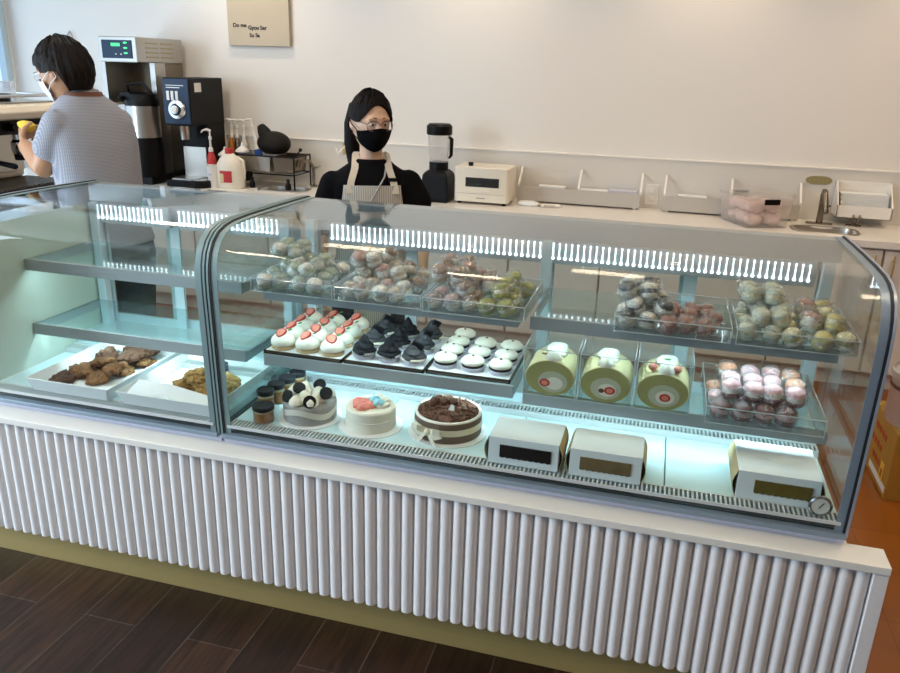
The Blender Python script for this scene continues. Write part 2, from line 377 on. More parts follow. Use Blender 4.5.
# ------------------------------------------------------------------ fluted counter under the cases
CX0, CX1, CXB = -3.4, .665, .576; PITCH = .0403
ct = thing('service_counter', 'long white fluted counter with brass plinth carrying the glass cases', 'counter', (-1.6, .4, 0))
obj('plinth', G().box(CX0, CXB - .01, .03, .74, 0, .135), M['gold'], ct, True, smooth=None)
g = G().box(CX0, CXB, .014, .76, .116, .555).box(CXB, CX1 - .036, .014, .070, .0, .555)
obj('carcass', g, M['slat'], ct, True, smooth=None)
g = G(); x = CX1 - .036 - PITCH / 2
while x > -3.3:
    poly = [(x + PITCH * .455 * cos(a), .0135 - .0165 * sin(a)) for a in [pi * i / 12 for i in range(13)]]
    g.prism(poly, 'z', .1165, .5545); x -= PITCH
obj('fluted_panel', g, M['slat'], ct, True, smooth=50)
obj('end_panel', G().box(CX1 - .036, CX1, -.008, .078, .0, .5545), M['slat'], ct, True, bevel=.0015, smooth=None)
obj('ledge_top', G().prism([(CX0, -.012), (CX1, -.012), (CX1, .080), (CXB, .080), (CXB, .76), (CX0, .76)], 'z', .5545, .577), M['ledge'], ct, True, bevel=.0015, smooth=None)

# ------------------------------------------------------------------ curved glass display cases
PROF = [(.066, .604), (.059, .75), (.052, .95), (.047, 1.08), (.047, 1.13), (.051, 1.172), (.062, 1.207), (.082, 1.237), (.112, 1.260), (.150, 1.273), (.20, 1.280), (.30, 1.2825), (.45, 1.282), (.60, 1.280), (.74, 1.277)]
def offset(prof, d):
    out = []
    for i, (y, z) in enumerate(prof):
        a, b = prof[max(i - 1, 0)], prof[min(i + 1, len(prof) - 1)]
        t = Vector((b[0] - a[0], b[1] - a[1])).normalized(); out.append((y + t.y * d, z - t.x * d))
    return out
def sweep(prof, x0, x1, d0, d1):
    """strip between two offsets of the end profile, from x0 to x1"""
    A, B = offset(prof, d0), offset(prof, d1); n = len(prof); g = G(); vs = []
    for q, xx in ((A, x0), (A, x1), (B, x1), (B, x0)): vs += [(xx, y, z) for y, z in q]
    fs = []
    for i in range(n - 1):
        for k in range(4): a = k * n + i; b = ((k + 1) % 4) * n + i; fs.append((a, b, b + 1, a + 1))
    fs += [(0, 3 * n, 2 * n, n), (n - 1, 2 * n - 1, 3 * n - 1, 4 * n - 1)]
    return g.add(vs, fs)
ZD, ZLO, ZUP = .645, .808, 1.045
def display_case(label, x0, x1, mid, shelves, leds, doors, liner=False):
    c = thing('display_case', label, 'display case', ((x0 + x1) / 2, .4, .577))
    O = lambda n, g, m, p=c, **k: obj(n, g, m, p, True, **k)
    O('base', G().box(x0 + .002, x1 - .002, .072, .745, .577, .60), M['lav'], smooth=None)
    O('tub', G().box(x0 + .012, x1 - .012, .075, .74, .60, .618), M['trough'], smooth=None)
    O('bottom_rail', G().box(x0 + .004, x1 - .004, .050, .076, .600, .615), M['bluef'], smooth=None, bevel=.002)
    # end panes, frames, gasket bands
    for s, xe in ((1, x0), (-1, x1)):
        O('end_pane', G().prism(offset(PROF, .008) + [(.73, .62), (.08, .62)], 'x', xe + s * .004, xe + s * .010), M['glass'], smooth=None)
        O('end_frame', sweep(PROF, xe, xe + s * .0065, -.006, .014), M['edgef' if (xe < -2 or xe > 0) else 'frame'])
        O('gasket', sweep(PROF, xe + s * .0065, xe + s * .0135, -.0045, .012), M['gasket'])
        O('printed_band', sweep(PROF, xe + s * .0135, xe + s * .034, -.0015, .0005), M['frame' if xe < 0 else 'bluef'])
    O('curved_glass', sweep(PROF, x0 + .014, x1 - .014, 0, .006), M['glass'])
    O('top_beam', G().box(x0 + .012, x1 - .012, .69, .745, 1.205, 1.275), M['alu'], smooth=None, bevel=.002)
    # deck, grilles
    e0, e1 = x0 + .022, x1 - .022; n = max(2, round((e1 - e0) / .42)); w = (e1 - e0) / n
    for k in range(n): O('deck_panel', G().box(e0 + k * w + .0015, e0 + (k + 1) * w - .0015, .116, .440, .618, ZD), M['deck'], smooth=None, bevel=.002)
    g = G()
    for y0, y1 in ((.060, .066), (.108, .1155)): g.box(e0, e1, y0, y1, .636, ZD)
    x = e0
    while x < e1 - .004: g.box(x, x + .0055, .066, .108, .639, ZD - .001); x += .0125
    O('front_grille', g, M['slot'], smooth=None)
    g = G()
    for y0, y1 in ((.441, .449), (.487, .510)): g.box(e0, e1, y0, y1, .618, .664)
    x = e0
    while x < e1 - .004: g.box(x, x + .006, .449, .487, .655, .663); x += .0125
    O('rear_grille', g, M['slot'], smooth=None)
    O('rear_sill', G().box(e0, e1, .51, .735, .618, .700), M['deck'], smooth=None, bevel=.003)
    # rear sliding doors
    if liner: O('white_liner', G().box(x0 + .012, x0 + .020, .10, .70, .645, 1.20), M['mint'], smooth=None)
    for a, b, y in doors:
        a = max(a, e0); b = min(b, e1)
        d = O('rear_door', G().box(a + .035, b - .035, y + .004, y + .009, .735, 1.165), M['dglass'], smooth=None)
        g = G().box(a, a + .042, y, y + .013, .70, 1.203).box(b - .042, b, y, y + .013, .70, 1.203).box(a + .042, b - .042, y, y + .013, .70, .735).box(a + .042, b - .042, y, y + .013, 1.165, 1.203)
        O('door_frame', g, M['rail'], d, smooth=None)
    # shelf posts
    for xp in [x0 + .030, x1 - .066] + ([mid - .018] if mid else []):
        O('shelf_post', G().box(xp, xp + .036, .655, .69, .70, 1.205), M['rail'], smooth=None, bevel=.002)
    for a, b, z, yf in shelves:
        s = O('shelf', G().box(a + .004, b - .004, yf + .012, .650, z - .007, z - .001), M['sglass'], smooth=None)
        O('front_strip', G().box(a, b, yf, yf + .012, z - .042, z), M['strip'], s, smooth=None, bevel=.0015)
        for xx in (a, b - .008): O('bracket', G().box(xx, xx + .008, yf + .012, .655, z - .040, z - .007), M['alu'], s, smooth=None)
        O('shelf_light', G().box(a + .03, b - .03, yf + .016, yf + .028, z - .020, z - .010), M['tube'], s, smooth=None)
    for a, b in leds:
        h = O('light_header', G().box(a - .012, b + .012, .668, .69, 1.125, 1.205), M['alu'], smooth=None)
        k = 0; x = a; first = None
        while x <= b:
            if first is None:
                first = obj('led', G().tube([(0, 0, -.023), (0, 0, .023)], .0013, 6).ell((0, -.001, -.024), .0048, .003, .0048, 8, 6).ell((0, -.001, .024), .003, .002, .003, 8, 6), M['ledstreak'], h)  # glowing bar between the dots stands in for the LED streak on brushed metal
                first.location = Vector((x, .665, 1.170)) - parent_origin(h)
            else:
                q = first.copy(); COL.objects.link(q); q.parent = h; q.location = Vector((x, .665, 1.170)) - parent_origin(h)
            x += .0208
    return c
XA0, XA1, XB0, XB1 = -2.235, -1.299, -1.293, .568
caseB = display_case('long curved glass refrigerated case stocked with cakes, rolls and macarons', XB0, XB1, -.365,
    [(-1.262, -.392, ZLO, .30), (-.358, .523, ZLO - .006, .285), (-1.250, -.388, ZUP, .30), (-.352, .515, ZUP, .30)], [(-1.16, -.385), (-.345, .475)], [(-2, -.845, .705), (-.895, -.345, .722), (-.385, .135, .705), (.080, 2, .722)])
caseA = display_case('shorter curved glass case holding only two trays of cookies', XA0, XA1, None,
    [(-2.212, -1.33, ZLO, .30), (-2.208, -1.33, ZUP + .008, .30)], [(-2.17, -1.86), (-1.80, -1.36)], [(-3, -1.835, .705), (-1.905, 0, .722)], True)
# round thermometer in the front corner of the long case
g = obj('thermometer', G().lathe([(0.0001, 0), (.029, 0), (.030, .002), (.030, .010), (.026, .012), (.025, .008), (.0001, .008)], (0, 0, 0), 28).xf(Matrix.Translation(Vector((.492, .084, .676)) - parent_origin(caseB)) @ Matrix.Rotation(pi / 2, 4, 'X')), M['chrome'], caseB, label='round chrome thermometer')
d = obj('dial', G().lathe([(0.0001, 0), (.0235, 0), (.0235, .001), (.0001, .001)], (0, 0, 0), 24).xf(Matrix.Translation(Vector((.492, .0755, .676)) - parent_origin(caseB)) @ Matrix.Rotation(pi / 2, 4, 'X')), M['white'], g)
obj('needle', G().box(-.0012, .0012, -.0008, 0, -.006, .014).xf(Matrix.Translation(Vector((.492, .074, .676)) - parent_origin(caseB)) @ Matrix.Rotation(.6, 4, 'Y')), M['ink'], g)
# under-shelf LED lamps
def area(name, loc, rot, sx, sy, e, col, spread=None):
    l = D.lights.new(name, 'AREA'); l.shape = 'RECTANGLE'; l.size = sx; l.size_y = sy; l.energy = e; l.color = col
    if spread: l.spread = spread
    o = D.objects.new(name, l); COL.objects.link(o); o.location = loc; o.rotation_euler = rot; return o
CW = (.66, .92, 1.)
for a, b, z in ((-1.23, -.42, ZLO), (-.33, .49, ZLO), (-1.22, -.42, ZUP), (-.32, .48, ZUP), (-2.17, -1.36, ZLO), (-2.17, -1.36, ZUP)):
    area('shelf_lamp', ((a + b) / 2, .325, z - .024), (rad(18), 0, 0), b - a, .012, 1.8 if z < .9 else 1.6, CW)
# ------------------------------------------------------------------ pastry trays on the lower shelf
def tray(label, x0, x1, y0, y1, z):
    t = thing('serving_tray', label, 'tray', ((x0 + x1) / 2, (y0 + y1) / 2, z), 0, 'trays on the lower shelf')
    w, d = x1 - x0, y1 - y0
    g = G().box(-w / 2, w / 2, -d / 2, d / 2, 0, .003)
    for a in ((-w / 2, -w / 2 + .004, -d / 2, d / 2), (w / 2 - .004, w / 2, -d / 2, d / 2), (-w / 2, w / 2, -d / 2, -d / 2 + .004), (-w / 2, w / 2, d / 2 - .004, d / 2)): g.box(*a, 0, .013)
    obj('pan', g, M['dsteel'], t, smooth=None)
    obj('paper_liner', G().box(-w / 2 + .004, w / 2 - .004, -d / 2 + .004, d / 2 - .004, .003, .0105), M['paper'], t, smooth=None)
    return t
TZ = ZLO + .0106
tray('shallow tray lined with white paper under the strawberry cream cakes', -1.262, -.975, .303, .660, ZLO)
tray('shallow tray lined with white paper under the black cookie cupcakes', -.969, -.690, .308, .660, ZLO)
tray('shallow tray lined with white paper under the white whoopie pies', -.684, -.405, .315, .665, ZLO)
def crumple(a): return lambda p: p * (1 + a * noise.noise(p * 38))
# strawberry cream cakes
def strawberry_cake():
    t = thing('strawberry_cream_cake', '', 'cake')
    obj('sponge', G().lathe([(.0001, 0), (.037, 0), (.0395, .004), (.0395, .012), (.037, .0135), (.037, .015), (.0395, .0165), (.039, .024), (.0001, .024)], n=28), M['sponge'], t)
    obj('cream_dome', G().ell((0, 0, .024), .042, .042, .031, 28, 16, lambda p: Vector((p.x, p.y, max(p.z, -.008)))), M['frost'], t)
    R_ = Matrix.Translation((-.002, -.008, .0545)) @ Matrix.Rotation(rad(24), 4, 'X') @ Matrix.Rotation(rad(20), 4, 'Z')
    b = obj('strawberry', G().ell((0, 0, 0), .0185, .0235, .011, 20, 12, lambda p: Vector((p.x * (1 + .28 * p.y / .0235), p.y, min(p.z, .004)))).xf(R_), M['straw'], t)
    obj('cut_face', G().ell((0, 0, .0035), .0150, .0195, .0025, 18, 8, lambda p: Vector((p.x * (1 + .28 * p.y / .0235), p.y, p.z))).xf(R_), M['strawin'], b)
    g = G()
    for a in (-.5, .5, 1.4): g.merge(G().ell((.008, 0, 0), .009, .0042, .0012, 12, 6), Matrix.Translation((.012, .013, .060)) @ Matrix.Rotation(a, 4, 'Z') @ Matrix.Rotation(-.3, 4, 'Y'))
    obj('mint_sprig', g, M['leaf'], t)
    return t
P = strawberry_cake()
for r in range(4):
    for k in range(3):
        lab = f'strawberry cream cake, {ORD[k]} from the glass divider in the {["front", "second", "third", "rear"][r]} row'
        place(P, (-1.212 + .0925 * k - .004 * r, .353 + .0845 * r, TZ), (0, 0, random.uniform(-.7, .7)), lab, 'strawberry cream cakes')
# black cookie cupcakes
def cupcake(slab):
    t = thing('cookie_cupcake', '', 'cupcake')
    obj('paper_cup', G().lathe([(.0001, 0), (.032, 0), (.0385, .017), (.0365, .017), (.0001, .012)], n=40, wob=lambda a, z: 1 + .025 * cos(20 * a)), M['cup'], t)
    prof = [(.037, .014), (.0405, .021), (.041, .027), (.036, .034), (.033, .036), (.034, .041), (.028, .049), (.019, .054), (.016, .062), (.009, .074), (.0001, .085)]
    obj('cookie_frosting', G().lathe([(.0001, .012)] + prof, n=32, wob=lambda a, z: 1 + .06 * sin(3 * a + z * 260)), M['oreo' if not slab else 'oreocream'], t)
    obj('cream_swirl', G().torus((0, 0, .021), .0365, .0058, 30, 8), M['frost'] if slab else M['greycake'], t)
    if slab:
        obj('cookie_topper', G().box(-.021, .021, -.005, .005, 0, .040).xf(Matrix.Translation((.002, 0, .043)) @ Matrix.Rotation(.55, 4, 'Y') @ Matrix.Rotation(.5, 4, 'Z')), M['oreo'], t, bevel=.003)
    return t
P1, P2 = cupcake(False), cupcake(True)
for r in range(3):
    for k in range(3):
        slab = (r, k) in ((0, 2), (1, 2), (2, 0), (2, 2), (1, 0))
        lab = f'black cookie cupcake {"with a cookie piece on top" if slab else "with a dark peaked swirl"}, {ORD[k]} from the strawberry cakes, {["front", "middle", "rear"][r]} row'
        place(P2 if slab else P1, (-.917 + .0885 * k - .004 * r, .362 + .112 * r, TZ), (0, 0, random.uniform(-.6, .6)), lab, 'black cookie cupcakes')
# white whoopie pies
def whoopie():
    t = thing('whoopie_pie', '', 'whoopie pie')
    obj('paper_cup', G().lathe([(.0001, 0), (.034, 0), (.0395, .014), (.037, .014), (.0001, .010)], n=44, wob=lambda a, z: 1 + .025 * cos(22 * a)), M['cup'], t)
    obj('filling', G().lathe([(.0001, .010), (.034, .010), (.0365, .016), (.0365, .020), (.034, .024), (.0001, .024)], n=28), M['choc'], t)
    obj('cap', G().lathe([(.0001, .022), (.035, .022), (.0392, .027), (.0385, .033), (.030, .042), (.016, .047), (.0001, .048)], n=30), M['frost'], t)
    obj('berry_dot', G().ell((.002, -.002, .048), .005, .004, .003, 10, 6, crumple(.3)), M['terra'], t)
    return t
P = whoopie()
for k in range(3):
    for r in range(4 if k == 0 else 3):
        lab = f'white whoopie pie, {ORD[k]} from the black cupcakes, {["front", "second", "third", "rearmost"][r]} row'
        place(P, (-.635 + .0925 * k, .375 + (.085 if k == 0 else .093) * r, TZ), (0, 0, random.uniform(-1, 1)), lab, 'white whoopie pies')

# ------------------------------------------------------------------ deck of the long case: jars, cakes, boxes
def jar(r, h, fill):
    t = thing('dessert_jar', '', 'jar')
    obj('contents', G().lathe([(.0001, .003), (r * .93, .003), (r * .93, h * .62), (.0001, h * .62)], n=24), M[fill], t)
    obj('cream_layer', G().lathe([(.0001, h * .62), (r * .93, h * .62), (r * .93, h * .74), (.0001, h * .74)], n=24), M['custard'], t)
    obj('glass', G().lathe([(.0001, 0), (r, 0), (r, h * .78), (r * .95, h * .8), (r * .95, h * .76), (r * .96, .002), (.0001, .002)], n=28), M['acrylic'], t)
    obj('lid', G().lathe([(.0001, h * .76), (r * 1.04, h * .76), (r * 1.05, h * .97), (r * .98, h), (r * .9, h), (r * .88, h * .98), (.0001, h * .98)], n=32), M['lid'], t)
    return t
JL = ['low jar of brown pudding with a black lid, nearest the front glass', 'jar of custard with a black lid, behind the low front jar', 'middle jar of the row with a black lid and amber jelly', 'fourth jar of amber jelly from the front glass, black lid', 'rearmost black-lidded jar, half hidden behind the cookie cake']
j1 = jar(.034, .056, 'amber'); place(j1, (-1.177, .131, ZD), (0, 0, 0), JL[0], 'dessert jars')
j2 = jar(.028, .070, 'amber')
for i, (x, y) in enumerate(((-1.216, .219), (-1.208, .281), (-1.199, .343), (-1.189, .405))): place(j2, (x, y, ZD), (0, 0, .2 * i), JL[i + 1], 'dessert jars')
def board(t, r): obj('cake_board', G().lathe([(.0001, 0), (r, 0), (r, .0035), (.0001, .0035)], n=36), M['board'], t)
# cookies-and-cream cake
t = thing('round_cake', 'round cake crowned with black cookies and white cream puffs', 'cake', (-1.048, .208, ZD)); board(t, .105)
obj('cake_body', G().lathe([(.0001, .0035), (.084, .0035), (.086, .008), (.086, .060), (.082, .066), (.0001, .066)], n=44), M['greycake'], t)
obj('clear_band', G().lathe([(.0865, .004), (.0875, .004), (.0875, .058), (.0865, .058)], n=44, close=False), M['clearp'], t)
g = G()
for a in range(8):
    q = rad(a * 45 + 10); g.ell((.030 * cos(q), .030 * sin(q), .019), .022, .022, .015, 12, 8)
n = 44; grid = [[(.0885 * cos(2 * pi * j / n), .0885 * sin(2 * pi * j / n), .030 + zz + .010 * sin(3 * 2 * pi * j / n)) for j in range(n + 1)] for zz in (0, .010, .020)]
obj('cream_swag', G().sheet(grid, .0008), M['band'], t)
puffs = [(-.052, -.034, 0), (-.018, -.062, 1), (.030, -.052, 1), (.060, -.018, 0), (-.030, .020, 1), (.018, .030, 1), (-.062, .018, 1), (.050, .036, 1), (-.01, -.018, 1), (.004, .066, 0), (-.042, .058, 1), (.034, -.012, 1)]
for i, (x, y, w) in enumerate(puffs):
    if w: obj('cream_puff', G().lathe([(.0001, 0), (.021, 0), (.0245, .008), (.022, .018), (.013, .028), (.004, .034), (.0001, .036)], (x, y, .064), 20), M['frost'], t)
for (x, y, z, rx, rz) in ((-.058, -.044, .083, 1.05, -.5), (-.034, -.006, .100, .5, .4), (.030, -.064, .083, 1.1, .25), (.064, -.012, .098, .7, .6), (.012, .052, .095, .6, 0.1)):
    ck = obj('cookie', G().lathe([(.0001, -.005), (.020, -.005), (.021, -.003), (.021, -.001), (.019, -.001), (.019, .001), (.021, .001), (.021, .003), (.020, .005), (.0001, .005)], n=28).xf(Matrix.Translation((x, y, z)) @ Matrix.Rotation(rz, 4, 'Z') @ Matrix.Rotation(rx, 4, 'X')), M['oreo'], t)
# white birthday cake
t = thing('round_cake', 'smooth white round cake topped with coral and aqua cream roses', 'cake', (-.836, .214, ZD)); board(t, .105)
obj('cake_body', G().lathe([(.0001, .0035), (.079, .0035), (.081, .008), (.081, .068), (.077, .073), (.0001, .073)], n=48), M['frost'], t)
obj('piped_line', G().lathe([(.0815, .036), (.0830, .037), (.0830, .040), (.0815, .041)], n=48, close=False), M['band'], t)
def rose(t, x, y, z, s, m):
    g = G()
    for k in range(9):
        a = k * 2.4; r = .004 + .0013 * k; g.ell((x + r * cos(a), y + r * sin(a), z + .010 - .0008 * k), s * .5, s * .5, s * .42, 10, 7)
    obj('cream_rose', g, M[m], t)
for x, y, m in ((-.030, -.026, 'coral'), (-.012, -.040, 'coral'), (-.018, -.004, 'coral'), (.004, -.020, 'coral'), (-.040, -.004, 'coral'), (.018, .018, 'frost'), (.040, -.004, 'frost'), (.030, .034, 'frost'), (.010, .048, 'frost')): rose(t, x, y, .073, .022, m)
for x, y in ((.030, -.010), (.008, .012)): rose(t, x, y, .082, .018, 'aqua')
# chocolate cake with ribbon
t = thing('round_cake', 'large chocolate shavings cake tied with a cream ribbon bow', 'cake', (-.588, .255, ZD)); board(t, .128)
obj('cake_body', G().lathe([(.0001, .0035), (.106, .0035), (.108, .008), (.108, .068), (.104, .072), (.0001, .072)], n=56), M['mocha'], t)
obj('cream_rim', G().torus((0, 0, .070), .102, .0055, 56, 8), M['band'], t)
g = G().lathe([(.0001, .068), (.097, .068), (.097, .074), (.0001, .077)], n=40)
for i in range(150):
    a, r = random.uniform(0, 2 * pi), .094 * sqrt(random.random()); s = random.uniform(.004, .009)
    g.merge(G().box(-s, s, -s * .45, s * .45, -.001, .001), Matrix.Translation((r * cos(a), r * sin(a), .0775)) @ Euler((random.uniform(-.6, .6), random.uniform(-.6, .6), random.uniform(0, 6))).to_matrix().to_4x4())
obj('chocolate_shavings', g, M['cocoa'], t, smooth=None)
for x, y in ((-.045, .045), (-.020, .055), (-.055, .020), (-.025, .030), (.005, .040)): obj('truffle', G().ell((x, y, .086), .016, .016, .014, 14, 9, crumple(.25)), M['cocoa'], t)
obj('white_chip', G().prism([(-.010, 0), (.010, 0), (.008, .016), (-.002, .020)], 'y', -.0015, .0015).xf(Matrix.Translation((.012, -.010, .076)) @ Matrix.Rotation(-.35, 4, 'X')), M['paper'], t, smooth=None)
obj('ribbon', G().lathe([(.1085, .030), (.1100, .030), (.1100, .050), (.1085, .050)], n=56, close=False), M['ribbon'], t)
g = G()
for s in (-1, 1):
    loop = [(s * .004, 0, 0), (s * .018, -.010, .009), (s * .032, -.006, .008), (s * .034, .000, .001), (s * .020, -.004, -.005), (s * .004, 0, 0)]
    g.sheet([[(x, y, z - .006) for x, y, z in loop], [(x, y, z + .006) for x, y, z in loop]], .001)
    tail = [(s * .003, -.002, 0), (s * .014, -.006, -.014), (s * .026, -.004, -.030)]
    g.sheet([[(x - .005, y, z) for x, y, z in tail], [(x + .005, y, z) for x, y, z in tail]], .001)
g.ell((0, -.003, 0), .006, .005, .007, 10, 8)
obj('bow', g.xf(Matrix.Rotation(-.32, 4, 'Z') @ Matrix.Translation((0, -.114, .040)) @ Matrix.Scale(1.6, 4)), M['ribbon'], t)
# white pastry boxes with scalloped windows
def pastry_box(label, x0, x1, y0, y1, h, win, wx0, wx1):
    w, d = x1 - x0, y1 - y0
    t = thing('pastry_box', label, 'box', ((x0 + x1) / 2, (y0 + y1) / 2, ZD), 0, 'white pastry boxes')
    obj('carton', G().prism([(-d / 2, 0), (d / 2, 0), (d / 2 - .004, h), (-d / 2 + .003, h)], 'x', -w / 2 + .012, w / 2 - .012), M['boxw'], t, bevel=.0015, smooth=None)
    for s in (-1, 1):
        pts = [(-d / 2 + .004 + (d - .008) * i / 10, 0) for i in range(11)]
        grid = [[(s * (w / 2 - .013 + .013 * sin(pi * k / 5)), -d / 2 + .003 + (d - .007) * i / 8, h * (.02 + .96 * k / 5)) for i in range(9)] for k in range(6)]
        obj('side_flap', G().sheet(grid, .001), M['kraft'], t)
    z0, z1 = h * .30, h * .74; n = 9; low = []
    for k in range(n):
        for q in range(5): a = pi * q / 4; low.append((wx0 + (wx1 - wx0) * (k + .5 - .5 * cos(a)) / n, z0 - .0035 * sin(a)))
    poly = low + [(wx1, z1), (wx0, z1)]
    obj('window', G().prism(poly, 'y', -d / 2 - .0012, -d / 2 + .006), M[win], t, smooth=None)
    return t
pastry_box('white pastry box with a black-looking window, beside the chocolate cake', -.430, -.198, .090, .245, .085, 'win1', -.070, .082)
pastry_box('white pastry box with a brown window, middle one of the three', -.190, .037, .090, .240, .085, 'win2', -.072, .072)
pastry_box('wide white pastry box with an olive window, by the round thermometer', .270, .508, .110, .315, .084, 'win3', -.062, .086)

# ------------------------------------------------------------------ cake rolls in clear boxes on the lower shelf
def clear_box(label, x0, x1, y0, y1, z, h, group, name='clear_box', cat='container', open_top=False):
    t = thing(name, label, cat, ((x0 + x1) / 2, (y0 + y1) / 2, z), 0, group); w, d = x1 - x0, y1 - y0; e = .0025
    g = G().box(-w / 2, w / 2, -d / 2, d / 2, 0, e)
    for a in ((-w / 2, -w / 2 + e, -d / 2, d / 2), (w / 2 - e, w / 2, -d / 2, d / 2), (-w / 2 + e, w / 2 - e, -d / 2, -d / 2 + e), (-w / 2 + e, w / 2 - e, d / 2 - e, d / 2)): g.box(*a, e, h)
    obj('walls', g, M['acrylic'], t, smooth=None)
    if not open_top: obj('box_lid', G().box(-w / 2 - .001, w / 2 + .001, -d / 2 - .001, d / 2 + .001, h, h + .003), M['acrylic'], t, smooth=None)
    g = G(); r = .0016
    for zz in ((h,) if open_top else (h, .002)):
        c = [(-w / 2, -d / 2, zz), (w / 2, -d / 2, zz), (w / 2, d / 2, zz), (-w / 2, d / 2, zz)]
        for i in range(4): g.tube([c[i], c[(i + 1) % 4]], r, 6)
    for sx in (-1, 1):
        for sy in (-1, 1): g.tube([(sx * w / 2, sy * d / 2, 0), (sx * w / 2, sy * d / 2, h)], r, 6)
    if open_top: g.tube([(-w / 2, -d / 2, .002), (w / 2, -d / 2, .002)], r, 6)
    obj('edges', g, M['edge'], t)
    return t
def cake_roll(label, x, y, z, r, tops):
    t = thing('cake_roll', label, 'cake', (x, y, z), 0, 'matcha cake rolls'); L = .150; sz = .76
    def disc(rr, y0, y1, cx=0, cz=0, n=32): return G().prism([(cx + rr * cos(2 * pi * i / n), cz + rr * sz * sin(2 * pi * i / n)) for i in range(n)], 'y', y0, y1)
    cz = r * sz
    obj('outer_sponge', G().prism([(r * cos(2 * pi * i / 40), cz + r * sz * sin(2 * pi * i / 40)) for i in range(40)], 'y', -L / 2, L / 2), M['yellow'], t, bevel=.004)
    obj('matcha_ring', disc(r * .97, -L / 2 - .0015, -L / 2 + .004, 0, cz), M['matcha'], t)
    obj('cream_filling', disc(r * .60, -L / 2 - .0022, -L / 2 + .002, tops[3], cz - r * .14), M['rollc'], t); obj('cream_heart', disc(r * .36, -L / 2 - .0030, -L / 2 + .002, tops[3] + .004, cz - r * .20), M['frost'], t)
    b = obj('strawberry_slice', disc(.0160, -L / 2 - .0042, -L / 2, tops[0], cz - r * .20), M['straw'], t)
    obj('slice_heart', disc(.0100, -L / 2 - .0050, -L / 2 - .003, tops[0], cz - r * .20), M['strawin'], b)
    if tops[1] == 'berry':
        for q in (-1, 1): obj('berry_piece', G().ell((q * .036, -.042, cz + r * .86), .013, .016, .011, 14, 9), M['strawin'], t)
        obj('leaf', G().ell((.004, .004, cz + r * sz + .020), .012, .005, .002, 12, 6), M['leaf'], t)
    obj('cream_dollop', G().lathe([(.0001, -.015), (.021, -.012), (.026, -.002), (.025, .008), (.017, .018), (.008, .025), (.0001, .029)], (tops[2], -.050, 2 * cz - .004), 24), M['frost'], t)
    obj('cream_ridge', G().ell((tops[2] + .006, .018, 2 * cz), .036, .044, .020, 22, 14, crumple(.45)), M['frost'], t)
    if tops[1] == 'none': obj('fig_slice', G().ell((tops[0] - .026, -L / 2 - .002, cz - r * .24), .010, .003, .008, 12, 8, crumple(.3)), M['terra'], t)
    if tops[1] == 'fig': obj('dark_petal', G().ell((-.022, -.036, 2 * cz + .006), .014, .006, .003, 12, 6), M['terra'], t)
    return t
for (x0, x1, lab, rl, tp) in ((-.357, -.195, 'clear box around the cake roll next to the whoopie pies', 'matcha cake roll with a dark petal on top, next to the whoopie pies', (-.014, 'fig', .004, .010)),
                              (-.187, -.028, 'clear box around the middle cake roll', 'matcha cake roll under a plain white cream peak, middle of three', (.014, 'none', -.004, .002)),
                              (-.020, .139, 'clear box around the cake roll with strawberry topping', 'matcha cake roll topped with cream and strawberry pieces', (.008, 'berry', .004, .004))):
    clear_box(lab, x0, x1, .268, .455, ZLO - .006, .152, 'clear boxes around the cake rolls')
    cake_roll(rl, (x0 + x1) / 2, .348, ZLO - .0025, .0755, tp)

# ------------------------------------------------------------------ wrapped macarons in clear trays
def cm(name, c, **k): return mat(name, c, .6, var=.18, vscale=60, bump=.15, bscale=120, **k)
MC = dict(green=cm('macaron_green', (.36, .42, .29)), sage=cm('macaron_sage', (.50, .54, .44)), white=cm('macaron_white', (.76, .73, .66)), brown=cm('macaron_brown', (.27, .17, .12)), tan=cm('macaron_tan', (.52, .42, .31)), rose=cm('macaron_rose', (.48, .27, .22)),
          olive=cm('macaron_olive', (.30, .31, .05)), navy=cm('macaron_navy', (.030, .035, .045)), grey=cm('macaron_grey', (.42, .42, .38)), red=cm('macaron_redbrown', (.27, .085, .06)), maroon=cm('macaron_maroon', (.17, .06, .06)), pink=cm('macaron_pink', (.84, .48, .50)), orange=cm('macaron_orange', (.78, .36, .22)), yellow=cm('macaron_yellow', (.60, .52, .20)), lemon=cm('macaron_lemon', (.70, .65, .42)))
def macaron(top, fill, bot, s=1.):
    t = thing('wrapped_macaron', '', 'macaron')
    sh = [(.0001, 0), (.0225, 0), (.0245, .002), (.0235, .0045), (.0242, .0065), (.0225, .012), (.016, .0165), (.0001, .0185)]
    obj('bottom_shell', G().lathe([(r * s, (.0185 - z) * s) for r, z in reversed(sh)], (0, 0, .002), 24), MC[bot], t)
    obj('filling', G().lathe([(.0001, .0185 * s), (.0215 * s, .0185 * s), (.0232 * s, .025 * s), (.0215 * s, .0315 * s), (.0001, .0315 * s)], (0, 0, .002), 22), MC[fill], t)
    obj('top_shell', G().lathe([(r * s, (.0315 + z) * s) for r, z in sh], (0, 0, .002), 24), MC[top], t)
    g = G().ell((0, 0, .027 * s), .0300 * s, .0300 * s, .031 * s, 24, 16, lambda p: p * (1 + .16 * noise.noise(p * 80) + .09 * noise.noise(p * 190)))
    for q in range(2):   # twisted ends of the film
        a = q * pi + .4; dv = Vector((cos(a), sin(a), .25))
        g.loft([[tuple(Vector((0, 0, .027 * s)) + dv * rr + Vector((-sin(a), cos(a), 0)) * ww * cos(b) + Vector((0, 0, ww * .5 * sin(b)))) for b in [2 * pi * k / 10 for k in range(10)]] for rr, ww in ((.026, .005), (.031, .004), (.038, .010), (.040, .011))])
    obj('film_wrapper', g, M['film'], t)
    return t
PR = {}
